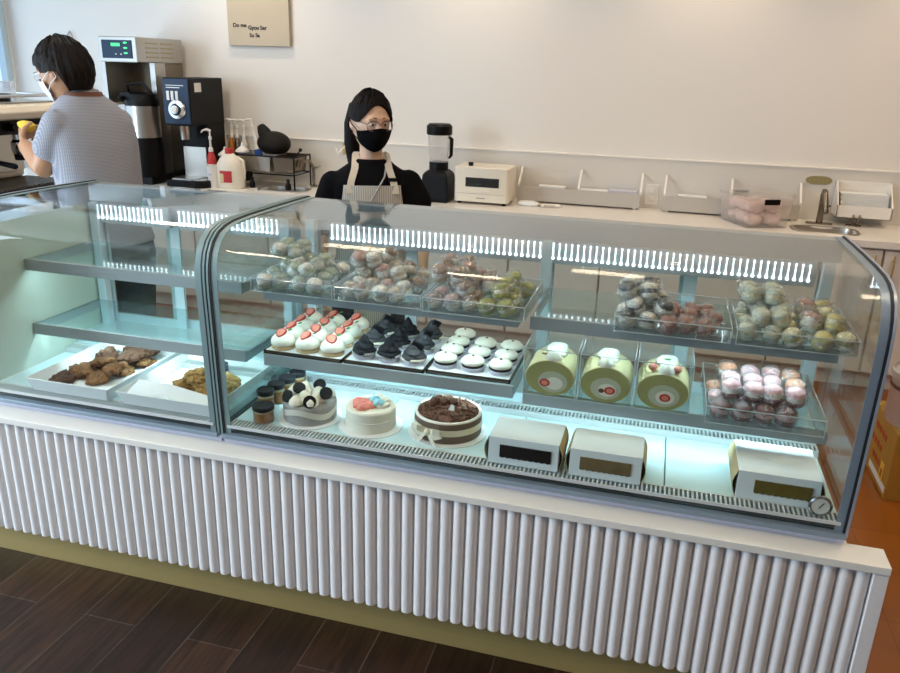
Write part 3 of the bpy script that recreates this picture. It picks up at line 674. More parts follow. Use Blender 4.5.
def pile(tname, tlabel, x0, x1, y0, y1, z, h, cells, where, group, s=1.):
    clear_box(tlabel, x0, x1, y0, y1, z, h, 'clear macaron trays', 'macaron_tray', 'tray', True)
    for (ix, iy, iz, kind, word) in cells['list']:
        key = (kind, s)
        if key not in PR: PR[key] = macaron(*kind, s)
        px, py = cells['pitch']; ox = x0 + cells['ox'] + px * ix + (px * .5 if iz % 2 else 0) + random.uniform(-.004, .004)
        lab = f'film-wrapped {word} macaron, {["bottom", "second", "top"][iz]} layer, {["front", "second", "third", "fourth"][iy]} row, {ORD[ix]} from divider side, {where}'
        big = cells.get('tilt', .45)
        place(PR[key], (ox, y0 + .036 + py * iy + (py * .4 if iz else 0) + random.uniform(-.003, .003), z + .004 + iz * cells['pz']), (random.uniform(-big, big), random.uniform(-big, big), random.uniform(0, 6.28)), lab, group)
def grid(cols, rows, layers, pick, skip=()):
    out = []
    for iz in range(layers):
        for iy in range(rows - (1 if iz else 0)):
            for ix in range(cols - iz):
                if (ix, iy, iz) in skip: continue
                k = pick(ix, iy, iz)
                if k: out.append((ix, iy, iz, *k))
    return out
GW = (('green', 'white', 'sage'), 'sage green'); WG = (('white', 'sage', 'green'), 'white and green'); WB = (('tan', 'white', 'white'), 'tan'); WW = (('white', 'tan', 'white'), 'whitish'); BB = (('brown', 'white', 'tan'), 'brown-topped'); RS = (('rose', 'white', 'white'), 'rose-topped')
OL = (('olive', 'lemon', 'olive'), 'olive green'); NV = (('navy', 'white', 'grey'), 'black-topped'); GY = (('white', 'navy', 'white'), 'white'); RD = (('red', 'rose', 'red'), 'red-brown'); YL = (('yellow', 'lemon', 'yellow'), 'yellow'); LM = (('lemon', 'yellow', 'white'), 'lemon'); SG = (('sage', 'lemon', 'sage'), 'pale sage')
MR = (('brown', 'rose', 'white'), 'chocolate-topped'); PK = (('pink', 'white', 'maroon'), 'pink-topped'); OR = (('orange', 'white', 'maroon'), 'orange-topped'); MM = (('maroon', 'pink', 'maroon'), 'maroon')
U = ZUP
TR = dict(pitch=(.057, .074), ox=.033, pz=.040)
pile('T1', 'clear tray of sage green macarons beside the glass divider', -1.262, -.978, .243, .560, U, .045,
     dict(TR, list=grid(4, 4, 3, lambda x, y, z: (GW if (x + y + z) % 3 else WG) if not (z == 2 and (x > 1 or y == 0)) and not (z == 1 and y == 0 and x in (0, 3)) else None)), 'sage tray', 'macarons in the sage tray')
pile('T2', 'clear tray of tan and brown macarons in the middle of the upper shelf', -.968, -.682, .240, .560, U, .045,
     dict(TR, list=grid(4, 4, 3, lambda x, y, z: (WB, BB, WW, WB, RS, WW)[(x + 2 * y + z) % 6] if not (z == 2 and y < 1) and not (z == 1 and y == 0) else None)), 'tan tray', 'macarons in the tan tray')
pile('T3', 'clear tray of brown macarons with olive green ones at one side', -.672, -.358, .228, .570, U, .045,
     dict(TR, list=grid(5, 4, 3, lambda x, y, z: (OL if x + z * .5 >= 3 else (MR, RS, BB)[(x + y + z) % 3]) if not (z == 2 and x not in (0, 1)) and not (z == 1 and (y == 0 and x not in (1, 3))) else None)), 'brown and olive tray', 'macarons in the brown and olive tray')
pile('T4', 'clear tray of black-topped and red-brown macarons', -.098, .222, .243, .560, U, .045,
     dict(TR, list=grid(5, 3, 3, lambda x, y, z: ((NV if (x + y + z) % 2 == 0 else GY) if x < 2 or z else RD) if not (z and x > 1) and not (z == 2 and x > 1) else None)), 'black and red tray', 'macarons in the black and red tray')
pile('T5', 'clear tray of sage and yellow macarons nearest the end of the case', .236, .548, .243, .570, U, .045,
     dict(TR, pitch=(.0625, .072), ox=.031, list=grid(5, 4, 3, lambda x, y, z: (SG if x < 2 else (RS if (y + z) % 2 else MR) if x == 2 and z else YL if (x + y) % 2 else LM) if not (z == 2 and (y == 0 or x == 2)) else None)), 'sage and yellow tray', 'macarons in the sage and yellow tray')
pile('T6', 'clear tray of pink and maroon macarons beside the strawberry roll', .184, .504, .236, .600, ZLO - .006, .052,
     dict(pitch=(.060, .072), ox=.034, pz=.053, tilt=.15, list=[(x, y, z, *(MM if z == 0 and y == 0 else (OR if (x == 3 and y) or (x == 0 and y == 2) else PK))) for z in range(2) for y in range(3) for x in range(4)]), 'pink tray', 'macarons in the pink tray', 1.12)

# ------------------------------------------------------------------ short case: two paper trays with cookies
def paper_tray(label, x0, x1, y0, y1, peak):
    t = thing('paper_tray', label, 'tray', ((x0 + x1) / 2, (y0 + y1) / 2, ZD), 0, 'white cookie trays'); w, d = x1 - x0, y1 - y0; h = .048; e = .003; fl = .016
    g = G().box(-w / 2 + fl, w / 2 - fl, -d / 2 + fl, d / 2 - fl, 0, e)
    for a in ((0, 1), (1, 2), (2, 3), (3, 0)):
        lo = [(-w / 2 + fl, -d / 2 + fl), (w / 2 - fl, -d / 2 + fl), (w / 2 - fl, d / 2 - fl), (-w / 2 + fl, d / 2 - fl)]; hi = [(-w / 2, -d / 2), (w / 2, -d / 2), (w / 2, d / 2), (-w / 2, d / 2)]
        p, q = lo[a[0]], lo[a[1]]; r_, s_ = hi[a[1]], hi[a[0]]
        g.sheet([[(p[0], p[1], 0), (q[0], q[1], 0)], [(s_[0], s_[1], h), (r_[0], r_[1], h)]], -e)
    obj('tray_body', g, M['paper'], t, smooth=None)
    g = G()
    if peak:
        g.sheet([[(-w / 2 + .02, -d / 2 + .012, .03), (0, -d / 2 + .010, .055), (w / 2 - .04, -d / 2 + .012, .02)], [(-w / 2 + .05, -d / 2 + .06, .075), (.0, -d / 2 + .045, .08), (w / 2 - .05, -d / 2 + .07, .045)]], .0012)
    else: g.sheet([[(-w / 2 + .02, -d / 2 + .02, .006), (w / 2 - .02, -d / 2 + .02, .006)], [(-w / 2 + .02, d / 2 - .02, .006), (w / 2 - .02, d / 2 - .02, .006)]], .001)
    obj('paper_sheet', g, M['paper'], t)
    return t
paper_tray('white paper-lined tray heaped with brown cookies, farther from the divider', -2.065, -1.735, .085, .500, False)
paper_tray('white tray with a raised paper flap holding golden crumble cookies, at the divider', -1.700, -1.335, .085, .500, True)
def cookie(m, rx, rz, sd):
    g = G().ell((0, 0, rz * .9), rx, rx * .92, rz, 40, 22, lambda p: p * (1 + .24 * noise.noise(p * 34 + Vector((sd, 0, 0))) + .26 * noise.noise(p * 95 + Vector((0, sd, 0))) + .14 * noise.noise(p * 210)))
    return obj('cookie', g, M[m])
CP = [cookie('cookie', .044, .017, 1), cookie('cookied', .046, .018, 5), cookie('crumble', .045, .022, 9)]
CK = [(-1.985, .165, 1, 0, 'dark'), (-1.935, .245, 0, 0, 'golden'), (-1.875, .215, 0, 0, 'golden'), (-1.955, .325, 0, 0, 'golden'), (-1.860, .310, 0, 0, 'golden'), (-1.915, .395, 1, 0, 'dark'), (-1.820, .400, 0, 0, 'golden'), (-1.830, .255, 0, .030, 'golden'), (-1.925, .330, 1, .034, 'dark'), (-1.850, .370, 1, .034, 'dark'), (-1.905, .285, 0, .032, 'golden'), (-1.830, .445, 1, .030, 'dark'), (-1.975, .245, 0, .004, 'golden'), (-1.885, .440, 1, .032, 'dark')]
CLAB = ['nearest the front glass', 'second from the front, low in the heap', 'front low edge toward the divider', 'low at the outer edge', 'low in the middle', 'low at the back', 'low at the back toward the divider', 'on top at the front corner', 'standing tallest in the middle', 'on top toward the back', 'on top in the middle', 'at the very back on top', 'low at the outer front', 'topmost at the rear']
for i, (x, y, k, dz, w) in enumerate(CK):
    o = place(CP[k], (x, y, ZD + .007 + dz), (random.uniform(-.3, .3) + (.5 if i == 8 else 0), random.uniform(-.3, .3), random.uniform(0, 6)), f'{w} brown cookie {CLAB[i]} of the far tray', 'brown cookies'); o['category'] = 'cookie'
CL2 = ['nearest the paper flap', 'beside the divider', 'on top of the others', 'behind the black holder', 'at the back corner', 'low in the middle']
for i, (x, y, dz) in enumerate(((-1.545, .245, 0), (-1.455, .235, 0), (-1.500, .262, .036), (-1.400, .275, .0), (-1.430, .330, .0), (-1.52, .335, 0))):
    o = place(CP[2], (x, y, ZD + .007 + dz), (random.uniform(-.3, .3), random.uniform(-.3, .3), random.uniform(0, 6)), f'golden crumble cookie {CL2[i]}, tray at the divider', 'crumble cookies'); o['category'] = 'cookie'
t = thing('price_holder', 'small black holder block at the back of the crumble cookie tray', 'holder', (-1.52, .420, ZD + .004))
obj('block', rbox(.075, .030, .052, .006), M['navy'], t, bevel=.003); obj('slot', G().box(-.026, .026, -.0155, -.0140, .014, .040), M['blackp'], t, smooth=None)
# ------------------------------------------------------------------ back counter with cabinets
BF = 2.85; ZT = .9
cw = thing('worktop', 'long white worktop along the back wall, with two sinks let in', 'worktop', (-.5, 3.1, .86))
# worktop with two openings (left basin, right basin)
WX0, WX1 = -4.9, 2.9; H1 = (-2.76, -2.44, 2.98, 3.20); H2 = (.77, 1.10, 2.955, 3.17)
g = G(); y0, y1 = 2.82, YB - .021; xs = WX0
for h in (H1, H2):
    g.box(xs, h[0], y0, y1, .862, ZT); g.box(h[0], h[1], y0, h[2], .862, ZT); g.box(h[0], h[1], h[3], y1, .862, ZT); xs = h[1]
g.box(xs, WX1, y0, y1, .862, ZT)
obj('slab', g, M['top'], cw, True, smooth=None)
def basin(h, nm, label):
    t = thing(nm, label, 'sink', ((h[0] + h[1]) / 2, (h[2] + h[3]) / 2, ZT), 0); w, d = (h[1] - h[0]) / 2, (h[3] - h[2]) / 2
    n = 40; prof = [(1.12, .0005), (1.10, .005), (1.0, .004), (.97, -.02), (.92, -.12), (.6, -.135), (.02, -.138)]
    rings = [[(w * 1.04 * k * (abs(cos(2 * pi * j / n)) ** .6) * (1 if cos(2 * pi * j / n) >= 0 else -1), d * 1.02 * k * (abs(sin(2 * pi * j / n)) ** .6) * (1 if sin(2 * pi * j / n) >= 0 else -1), z) for j in range(n)] for k, z in prof]
    obj('bowl', G().loft(rings, False), M['steel'], t, smooth=40)
    obj('drain', G().lathe([(.0001, -.134), (.022, -.134), (.024, -.131), (.0001, -.131)], n=20), M['dsteel'], t)
    return t
basin(H1, 'sink', 'steel sink behind the masked woman in black, beside the pan rack')
basin(H2, 'sink', 'steel sink under the tall faucet at the end of the worktop')
# cabinets: one thing each, door with handle
def cabinet(x0, x1, label, hs):
    t = thing('base_cabinet', label, 'cabinet', ((x0 + x1) / 2, 3.12, 0), 0, 'white base cabinets'); w = x1 - x0
    obj('body', G().box(x0 + .002, x1 - .002, BF + .022, YB - .021, .10, .861), M['cab'], t, True, smooth=None)
    obj('kick_board', G().box(x0 + .002, x1 - .002, BF + .07, BF + .09, 0, .10), M['cab'], t, True, smooth=None)
    d = obj('door', G().box(x0 + .006, x1 - .006, BF, BF + .020, .115, .845), M['cab'], t, True, bevel=.002, smooth=None)
    hx = x1 - .05 if hs > 0 else x0 + .05
    obj('handle', G().tube([(hx, BF - .03, .66), (hx, BF - .03, .82)], .006, 10).tube([(hx, BF - .03, .69), (hx, BF, .69)], .005, 8).tube([(hx, BF - .03, .79), (hx, BF, .79)], .005, 8), M['handle'], d, True)
CXS = [-4.9, -4.35, -3.78, -3.2, -2.62, -2.04, -1.46, -.92, -.34, .24, .70, 1.225, 1.75, 2.3, 2.9]
CN = {10: 'white base cabinet under the end sink, gold handle', 11: 'white base cabinet past the end sink, behind the steel pot'}
for i in range(len(CXS) - 1):
    cabinet(CXS[i], CXS[i + 1], CN.get(i, f'white base cabinet with gold bar handle, {["first","second","third","fourth","fifth","sixth","seventh","eighth","ninth","tenth","eleventh","twelfth","thirteenth","fourteenth"][i]} along the back wall'), 1 if i % 2 == 0 else -1)

# ------------------------------------------------------------------ coffee equipment
t = thing('coffee_brewer', 'tall stainless coffee brewer with green digital display', 'coffee machine', (-3.675, 3.10, ZT))
O = lambda n, g, m, p=t, **k: obj(n, g, m, p, True, **k)
O('base', G().box(-3.835, -3.515, 2.87, 3.38, ZT, .955), M['blackp'], bevel=.004, smooth=None)
O('tower', G().box(-3.835, -3.54, 3.16, 3.38, .955, 1.72), M['dsteel'], smooth=None)
O('side_column', G().box(-3.575, -3.535, 3.04, 3.16, .955, 1.72), M['steel'], smooth=None)
O('side_column', G().box(-3.835, -3.805, 2.87, 3.16, 1.45, 1.72), M['steel'], smooth=None)
O('head', G().box(-3.828, -3.530, 2.852, 3.38, 1.720, 1.885), M['steel'], bevel=.006, smooth=None)
lv = G()
for k in range(4):
    for q in range(2): lv.box(-3.5300, -3.5270, 2.95 + q * .17, 3.09 + q * .17, 1.752 + k * .030, 1.762 + k * .030)
O('side_louvre', lv, M['tan'], smooth=None)
dp = O('control_panel', G().box(-3.800, -3.565, 2.846, 2.853, 1.745, 1.862), M['navy'], smooth=None, bevel=.002)
O('display', G().box(-3.722, -3.655, 2.843, 2.847, 1.822, 1.842), M['green'], dp, smooth=None)
for k in range(3): O('button', G().ell((-3.612, 2.845, 1.845 - .033 * k), .016, .004, .006, 12, 8), M['green'], dp)
for k in range(2): O('status_lamp', G().ell((-3.69 + .04 * k, 2.845, 1.772), .006, .003, .005, 10, 6), M['white'], dp)
O('brew_basket', G().lathe([(.0001, 0), (.085, 0), (.10, .05), (.105, .075), (.0001, .075)], (-3.66, 2.98, 1.448), 28), M['blackp'])
O('basket_handle', G().tube([(-3.66, 2.88, 1.49), (-3.66, 2.80, 1.49)], .014, 10), M['blackp'])
t2 = thing('thermal_carafe', 'steel and black thermal carafe standing under the brewer', 'carafe', (-3.585, 2.93, .956))
obj('body', G().lathe([(.0001, .26), (.112, .26), (.112, .485), (.0001, .485)], n=36), M['steel'], t2)
obj('base', G().lathe([(.0001, 0), (.115, 0), (.115, .05), (.112, .27), (.0001, .27)], n=36), M['blackp'], t2)
obj('collar', G().lathe([(.0001, .482), (.116, .482), (.116, .515), (.10, .56), (.06, .575), (.0001, .575)], n=36).box(-.10, -.02, -.10, -.02, .53, .57), M['blackp'], t2)
obj('spigot', G().tube([(0, -.11, .245), (0, -.15, .245), (0, -.155, .215)], .010, 10), M['chrome'], t2)
obj('handle', G().tube([(-.10, 0, .54), (-.09, -.02, .62), (.03, -.02, .635), (.10, 0, .55)], .011, 10), M['blackp'], t2)
t2 = thing('steel_hopper', 'terracotta lid resting on the brewer shelf behind the man', 'lid', (-3.97, 2.98, 1.45))
t2['category'] = 'bowl'; t2.name = 'bowl'; t2['label'] = 'small terracotta bowl upside down on the brewer side tray'
obj('dome', G().ell((0, 0, .013), .06, .06, .035, 22, 12, lambda p: Vector((p.x, p.y, max(p.z, -.012)))), M['terra'], t2)
t3 = thing('side_tray', 'white side tray holding the terracotta bowl next to the brewer', 'tray', (-3.93, 2.98, ZT))
obj('post', G().box(-.05, .03, -.04, .04, 0, .535), M['blackp'], t3, smooth=None); obj('plate', rbox(.28, .26, .014, .02).mv(0.01, 0, .535), M['white'], t3, bevel=.003)
# grinder
t = thing('coffee_grinder', 'tall black coffee grinder with navy face and round dial', 'coffee grinder', (-3.285, 3.1, ZT))
O = lambda n, g, m, p=t, **k: obj(n, g, m, p, True, **k)
O('base', G().box(-3.40, -3.17, 2.86, 3.32, ZT, .945), M['blackp'], bevel=.008, smooth=None)
O('rear_column', G().box(-3.385, -3.185, 3.08, 3.32, .945, 1.40), M['blackp'], bevel=.004, smooth=None)
O('housing', G().box(-3.388, -3.182, 2.90, 3.32, 1.255 + .06, 1.632), M['blackp'], bevel=.006, smooth=None)
fp = O('face_plate', G().box(-3.384, -3.186, 2.890, 2.902, 1.33, 1.625), M['navy'], bevel=.002, smooth=None)
for k in range(3): O('printed_bar', G().box(-3.355 + k * .034, -3.335 + k * .034, 2.887, 2.891, 1.485, 1.545), M['white'], fp, smooth=None)
O('printed_line', G().box(-3.355, -3.25, 2.887, 2.891, 1.565, 1.570).box(-3.355, -3.22, 2.887, 2.891, 1.580, 1.584), M['steel'], fp, smooth=None)
dl = O('dial', G().lathe([(.0001, 0), (.062, 0), (.066, .008), (.060, .020), (.030, .024), (.028, .040), (.0001, .042)], (0, 0, 0), 36).xf(Matrix.Translation((-3.278, 2.892, 1.425)) @ Matrix.Rotation(pi / 2, 4, 'X')), M['chrome'])
O('dial_cap', G().lathe([(.0001, 0), (.040, 0), (.040, .003), (.0001, .003)], (0, 0, 0), 28).xf(Matrix.Translation((-3.278, 2.870, 1.425)) @ Matrix.Rotation(pi / 2, 4, 'X')), M['navy'], dl)
O('dial_center', G().lathe([(.0001, 0), (.020, 0), (.020, .004), (.0001, .004)], (0, 0, 0), 24).xf(Matrix.Translation((-3.278, 2.849, 1.425)) @ Matrix.Rotation(pi / 2, 4, 'X')), M['white'], dl)
O('price_tag', G().box(-3.1822, -3.1795, 2.96, 3.04, 1.54, 1.60), M['white'], smooth=None)
O('spout', G().lathe([(.0001, 0), (.032, 0), (.038, .09), (.045, .10), (.0001, .10)], (-3.285, 2.965, 1.22), 22), M['steel'])
O('backsplash', G().box(-3.375, -3.195, 3.066, 3.082, .945, 1.16), M['steel'], smooth=None)
O('drip_tray', G().box(-3.375, -3.195, 2.90, 3.066, .945, .955), M['steel'], smooth=None)
t = thing('round_scale', 'round black scale puck in front of the grinder', 'scale', (-3.16, 2.93, ZT))
obj('body', G().lathe([(.0001, 0), (.072, 0), (.075, .01), (.075, .045), (.07, .05), (.0001, .05)], n=32), M['blackp'], t); obj('steel_top', G().lathe([(.0001, .05), (.064, .05), (.064, .053), (.0001, .053)], n=32), M['dsteel'], t)
# pump bottles
def pump(h, r, m, lab, tilt=0):
    t = thing('pump_bottle', lab, 'pump bottle', (0, 0, 0), 0, 'syrup pump bottles')
    obj('bottle', G().lathe([(.0001, 0), (r, 0), (r, h * .48), (r * .55, h * .58), (r * .5, h * .60), (.0001, h * .60)], n=22), M[m], t)
    p = obj('pump', G().lathe([(.0001, h * .60), (r * .55, h * .60), (r * .5, h * .66), (.008, h * .68), (.007, h * .80), (.012, h * .81), (.011, h * .86), (.006, h * .87), (.006, h * .95), (.0001, h * .95)], n=16), M['white'], t)
    obj('nozzle', G().tube([(0, 0, h * .96), (-.020, -.008, h * .98), (-.045, -.016, h * .96), (-.052, -.02, h * .93)], [.010, .009, .006, .005], 10), M['white'], p)
    return t
p = pump(.40, .032, 'red', 'pump bottle with red label and blue base, before the grinder'); p.location = (-3.125, 3.02, ZT)
obj('blue_band', G().lathe([(.0325, .0), (.034, .0), (.034, .075), (.0325, .075)], n=22, close=False), M['blue'], p); obj('steel_band', G().lathe([(.0325, .13), (.0335, .13), (.0335, .155), (.0325, .155)], n=22, close=False), M['white'], p)
PB = [(-3.225, 3.37, 'milkw', 'pump bottle of pale syrup standing beside the grinder on the rear riser'), (-3.165, 3.375, 'amber', 'pump bottle of amber syrup, second beside the grinder'), (-3.115, 3.37, 'dsteel', 'pump bottle of dark syrup, third beside the grinder'), (-3.063, 3.375, 'milkw', 'pump bottle of pale syrup, fourth beside the grinder')]
for x, y, m, lab in PB: q = pump(.345, .024, m, lab); q.location = (x, y, 1.002)
t = thing('rear_riser', 'low black riser under the four syrup bottles by the wall', 'riser', (-3.145, 3.375, ZT)); obj('deck', G().box(-.115, .115, -.035, .04, .085, .10), M['blackp'], t, smooth=None); obj('leg', G().box(-.115, -.10, -.035, .04, 0, .085), M['blackp'], t, smooth=None); obj('leg', G().box(.10, .115, -.035, .04, 0, .085), M['blackp'], t, smooth=None)
q = pump(.42, .026, 'milkw', 'leaning white pump bottle with blue collar next to the black mesh bag'); q.location = (-2.885, 3.33, .955); q.rotation_euler = (0, rad(-13), 0)
obj('blue_collar', G().lathe([(.0265, .13), (.028, .13), (.028, .19), (.0265, .19)], n=22, close=False), M['blue'], q)
# funnels (white cones) in steel pitchers
for x, lab in ((-3.085, 'white cone lid on the dark canister behind the red-capped jug'), (-2.945, 'white cone lid at the corner of the pan rack')):
    t = thing('cone_lid', lab, 'lid', (x, 3.14, 1.105 if x < -3 else 1.138)); obj('cone', G().lathe([(.0001, 0), (.050, 0), (.048, .012), (.012, .040), (.008, .060), (.0001, .064)], n=24), M['white'], t)
t = thing('canister', 'dark canister under a white cone lid, behind the jug', 'canister', (-3.085, 3.14, ZT)); obj('body', G().lathe([(.0001, 0), (.046, 0), (.048, .20), (.0001, .20)], n=28), M['dsteel'], t); obj('rim', G().torus((0, 0, .199), .046, .004, 28, 8), M['chrome'], t)
t = thing('paper_cup', 'small white tumbler beside the red-capped jug', 'cup', (-3.085, 2.965, ZT)); obj('body', G().lathe([(.0001, 0), (.034, 0), (.046, .15), (.044, .15), (.033, .004), (.0001, .004)], n=28), M['white'], t); obj('mark', G().box(-.012, .012, -.0455, -.042, .085, .10), M['cup'], t, smooth=None)
# jug
t = thing('plastic_jug', 'white plastic jug with red cap and red label', 'jug', (-2.968, 3.0, ZT))
obj('body', G().lathe([(.0001, 0), (.086, 0), (.092, .012), (.093, .11), (.086, .165), (.064, .205), (.036, .232), (.028, .240), (.0001, .240)], n=32, sx=1.12, sy=.8), M['milkw'], t)
obj('cap', G().lathe([(.0001, .238), (.030, .238), (.030, .270), (.027, .274), (.0001, .274)], n=26), M['red'], t)
obj('handle', G().tube([(.060, .01, .21), (.098, .01, .19), (.105, .01, .12), (.098, .01, .07)], .011, 10), M['milkw'], t)
lb = obj('label', G().sheet([[(.108 * sin(a) * .98, -.0775 * cos(a), z) for a in [-.42 + .90 * k / 8 for k in range(9)]] for z in (.045, .125)], .001), M['red'], t)
obj('label_photo', G().sheet([[(.108 * sin(a) * .99, -.0795 * cos(a), z) for a in [-.40 + .30 * k / 4 for k in range(5)]] for z in (.048, .105)], .001), M['custard'], lb)
# pan rack
t = thing('pan_rack', 'dark wire rack on feet holding steel pans', 'rack', (-2.76, 3.22, ZT))
g = G()
for x in (-.24, .24):
    for y in (-.13, .13): g.tube([(x, y, 0), (x, y, .225)], .006, 8)
for z in (.10, .222):
    for y in (-.13, .13): g.tube([(-.24, y, z), (.24, y, z)], .005, 8)
    for x in (-.24, .24): g.tube([(x, -.13, z), (x, .13, z)], .005, 8)
g.tube([(.235, -.10, .22), (.29, -.13, .275)], .005, 8).ell((.295, -.133, .28), .013, .013, .013, 12, 8)
obj('frame', g, M['blackp'], t)
for x in (-.08, .20): obj('knob_foot', G().lathe([(.0001, 0), (.02, 0), (.022, .03), (.012, .05), (.012, .075), (.0001, .075)], (x, -.15, 0), 16), M['blackp'], t)
def pan(x0, x1, lab, m):
    t = thing('steel_pan', lab, 'pan', ((x0 + x1) / 2, 3.22, 1.006), 0, 'steel pans in the rack'); w = x1 - x0
    g = G().loft([[(sx * (w / 2 - .012), sy * .105, 0) for sx, sy in ((-1, -1), (1, -1), (1, 1), (-1, 1))], [(sx * (w / 2), sy * .115, .115) for sx, sy in ((-1, -1), (1, -1), (1, 1), (-1, 1))], [(sx * (w / 2 - .003), sy * .112, .115) for sx, sy in ((-1, -1), (1, -1), (1, 1), (-1, 1))], [(sx * (w / 2 - .015), sy * .102, .004) for sx, sy in ((-1, -1), (1, -1), (1, 1), (-1, 1))]])
    obj('well', g, M[m], t, smooth=None, bevel=.003)
    obj('rim', G().box(-w / 2 - .006, w / 2 + .006, -.121, -.112, .113, .118).box(-w / 2 - .006, w / 2 + .006, .112, .121, .113, .118), M[m], t, smooth=None)
pan(-2.985, -2.71, 'wide steel pan in the wire rack behind the jug', 'steel'); pan(-2.695, -2.535, 'narrow darker steel pan at the end of the wire rack', 'dsteel')
# mesh strainer bag with spout
t = thing('mesh_bag', 'black mesh bag with a snout lying on the steel pans', 'bag', (-2.735, 3.22, 1.126))
obj('body', G().ell((0, 0, .075), .125, .10, .085, 26, 16, lambda p: Vector((p.x, p.y * (1 + .1 * noise.noise(p * 9)), max(p.z, -.072)))), M['mesh'], t)
obj('snout', G().loft([[Vector((-.055, 0, .115)) + Vector((-.5, 0, .86)) * u + Vector((.86, 0, .5)) * r * cos(a) + Vector((0, 1, 0)) * r * sin(a) for a in [2 * pi * k / 16 for k in range(16)]] for u, r in ((0, .056), (.05, .044), (.085, .030), (.095, .022))]), M['mesh'], t)
# utensils in the basin behind the woman
t = thing('small_tap', 'small steel tap at the sink behind the masked woman', 'tap', (-2.47, 3.30, ZT)); obj('body', G().tube([(0, 0, 0), (0, 0, .14), (-.02, -.03, .19), (-.05, -.09, .18), (-.055, -.10, .15)], .011, 10).cyl((0, 0, 0), .025, .012, 18), M['dsteel'], t); obj('lever', G().tube([(0, 0, .13), (.05, .01, .15)], .006, 8), M['dsteel'], t)
t = thing('hook', 'brass-coloured wall hook just behind the black ponytail', 'hook', (-2.27, YB - .021, 1.17)); obj('plate', G().box(-.02, .02, -.004, 0, -.04, .04), M['handle'], t, smooth=None); obj('arm', G().tube([(0, -.004, .02), (.0, -.04, .01), (-.03, -.06, -.03), (-.05, -.05, .0)], .007, 8), M['white'], t)

# blender
t = thing('blender', 'tall black blender with clear jar beside the white toaster', 'blender', (-1.475, 3.12, ZT))
obj('motor_base', G().loft([[(sx * w, sy * d, z) for sx, sy in ((-1, -1), (1, -1), (1, 1), (-1, 1))] for w, d, z in ((.095, .11, 0), (.098, .112, .03), (.085, .10, .18), (.06, .065, .205))]), M['blackp'], t, bevel=.012, smooth=None)
obj('jar', G().lathe([(.0001, .21), (.055, .21), (.062, .26), (.078, .43), (.075, .43), (.058, .262), (.05, .216), (.0001, .216)], n=28), M['clearp'], t)
obj('jar_collar', G().lathe([(.0001, .20), (.064, .20), (.064, .255), (.0001, .255)], n=28), M['blackp'], t)
obj('lid', G().lathe([(.0001, .43), (.082, .43), (.085, .44), (.085, .485), (.07, .50), (.0001, .50)], n=30), M['blackp'], t)
obj('handle', G().tube([(.068, 0, .415), (.085, 0, .405), (.083, 0, .30), (.072, 0, .285)], [.012, .013, .012, .008], 12), M['blackp'], t)
# toaster oven
t = thing('toaster_oven', 'small white toaster oven with dark window', 'toaster oven', (-1.165, 3.185, ZT))
obj('body', rbox(.365, .27, .225, .022, 6).mv(0, 0, .016), M['cream'], t, bevel=.006)
wn = obj('window', G().box(-.105, .120, -.138, -.133, .115, .175), M['win1'], t, bevel=.003, smooth=None)
obj('door_line', G().box(-.160, .160, -.1365, -.1345, .070, .0715), M['tan'], t, smooth=None)
obj('dial', G().cyl((-.090, -.06, .240), .016, .024, 20), M['blackp'], t)
for sx in (-1, 1):
    for sy in (-1, 1): obj('foot', G().cyl((sx * .15, sy * .10, 0), .014, .017, 14), M['blackp'], t)
obj('maker_mark', G().box(-.03, .03, -.1365, -.1345, .040, .046), M['tan'], t, smooth=None)
# plates lying on the worktop
t = thing('folded_cloth', 'crumpled white cloth on the worktop beside the toaster', 'cloth', (-.865, 3.175, ZT)); obj('cloth', G().ell((0, 0, .010), .075, .050, .022, 22, 12, lambda p: Vector((p.x * (1 + .12 * noise.noise(p * 30)), p.y, max(p.z + .004 * noise.noise(p * 55), -.009)))), M['paper'], t)
t = thing('small_dish', 'shallow white square dish on the worktop', 'dish', (-.72, 3.17, ZT), .3); obj('dish', G().loft([[(sx * w, sy * d, z) for sx, sy in ((-1, -1), (1, -1), (1, 1), (-1, 1))] for w, d, z in ((.055, .04, 0), (.07, .055, .012), (.066, .051, .012), (.052, .037, .003))]), M['white'], t, bevel=.003, smooth=None); obj('contents', G().box(-.04, .03, -.025, .02, .0035, .006), M['tan'], t, smooth=None)
# ledge organisers
def organiser(x0, x1, label, cards):
    t = thing('wall_tray', label, 'wall tray', ((x0 + x1) / 2, YB - .085, ZT), 0, 'white wall trays'); w = x1 - x0
    O = lambda n, g, m, **k: obj(n, g, m, t, **k)
    O('front_panel', G().box(-w / 2, w / 2, -.065, -.058, .012, .105), M['trayshade'], smooth=None, bevel=.0015)  # darker grey carries the shade of a face turned away from the downlights
    O('bottom', G().box(-w / 2, w / 2, -.058, .060, .012, .020), M['white'], smooth=None)
    for x in (-w / 2, -.003, w / 2 - .006): O('divider', G().prism([(-.065, .10), (-.050, .10), (.060, .225), (.045, .225), (-.065, .118)], 'x', x, x + .012), M['white'], smooth=None)
    for s in (-w / 2 + .02, w / 2 - .04): O('foot', G().box(s, s + .02, -.05, .05, 0, .012), M['white'], smooth=None)
    return t
def cards(x0, n, label, m):
    t = thing('card_stack', label, 'paper', (x0, YB - .090, ZT + .0205)); g = G()
    for k in range(n): g.box(-.09, .09, -.045, .045, k * .0032, k * .0032 + .0028)
    obj('sheets', g, M[m], t, smooth=None)
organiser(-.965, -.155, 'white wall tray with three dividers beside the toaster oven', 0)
organiser(-.01, .815, 'white wall tray with three dividers behind the bin of pink packets', 0)
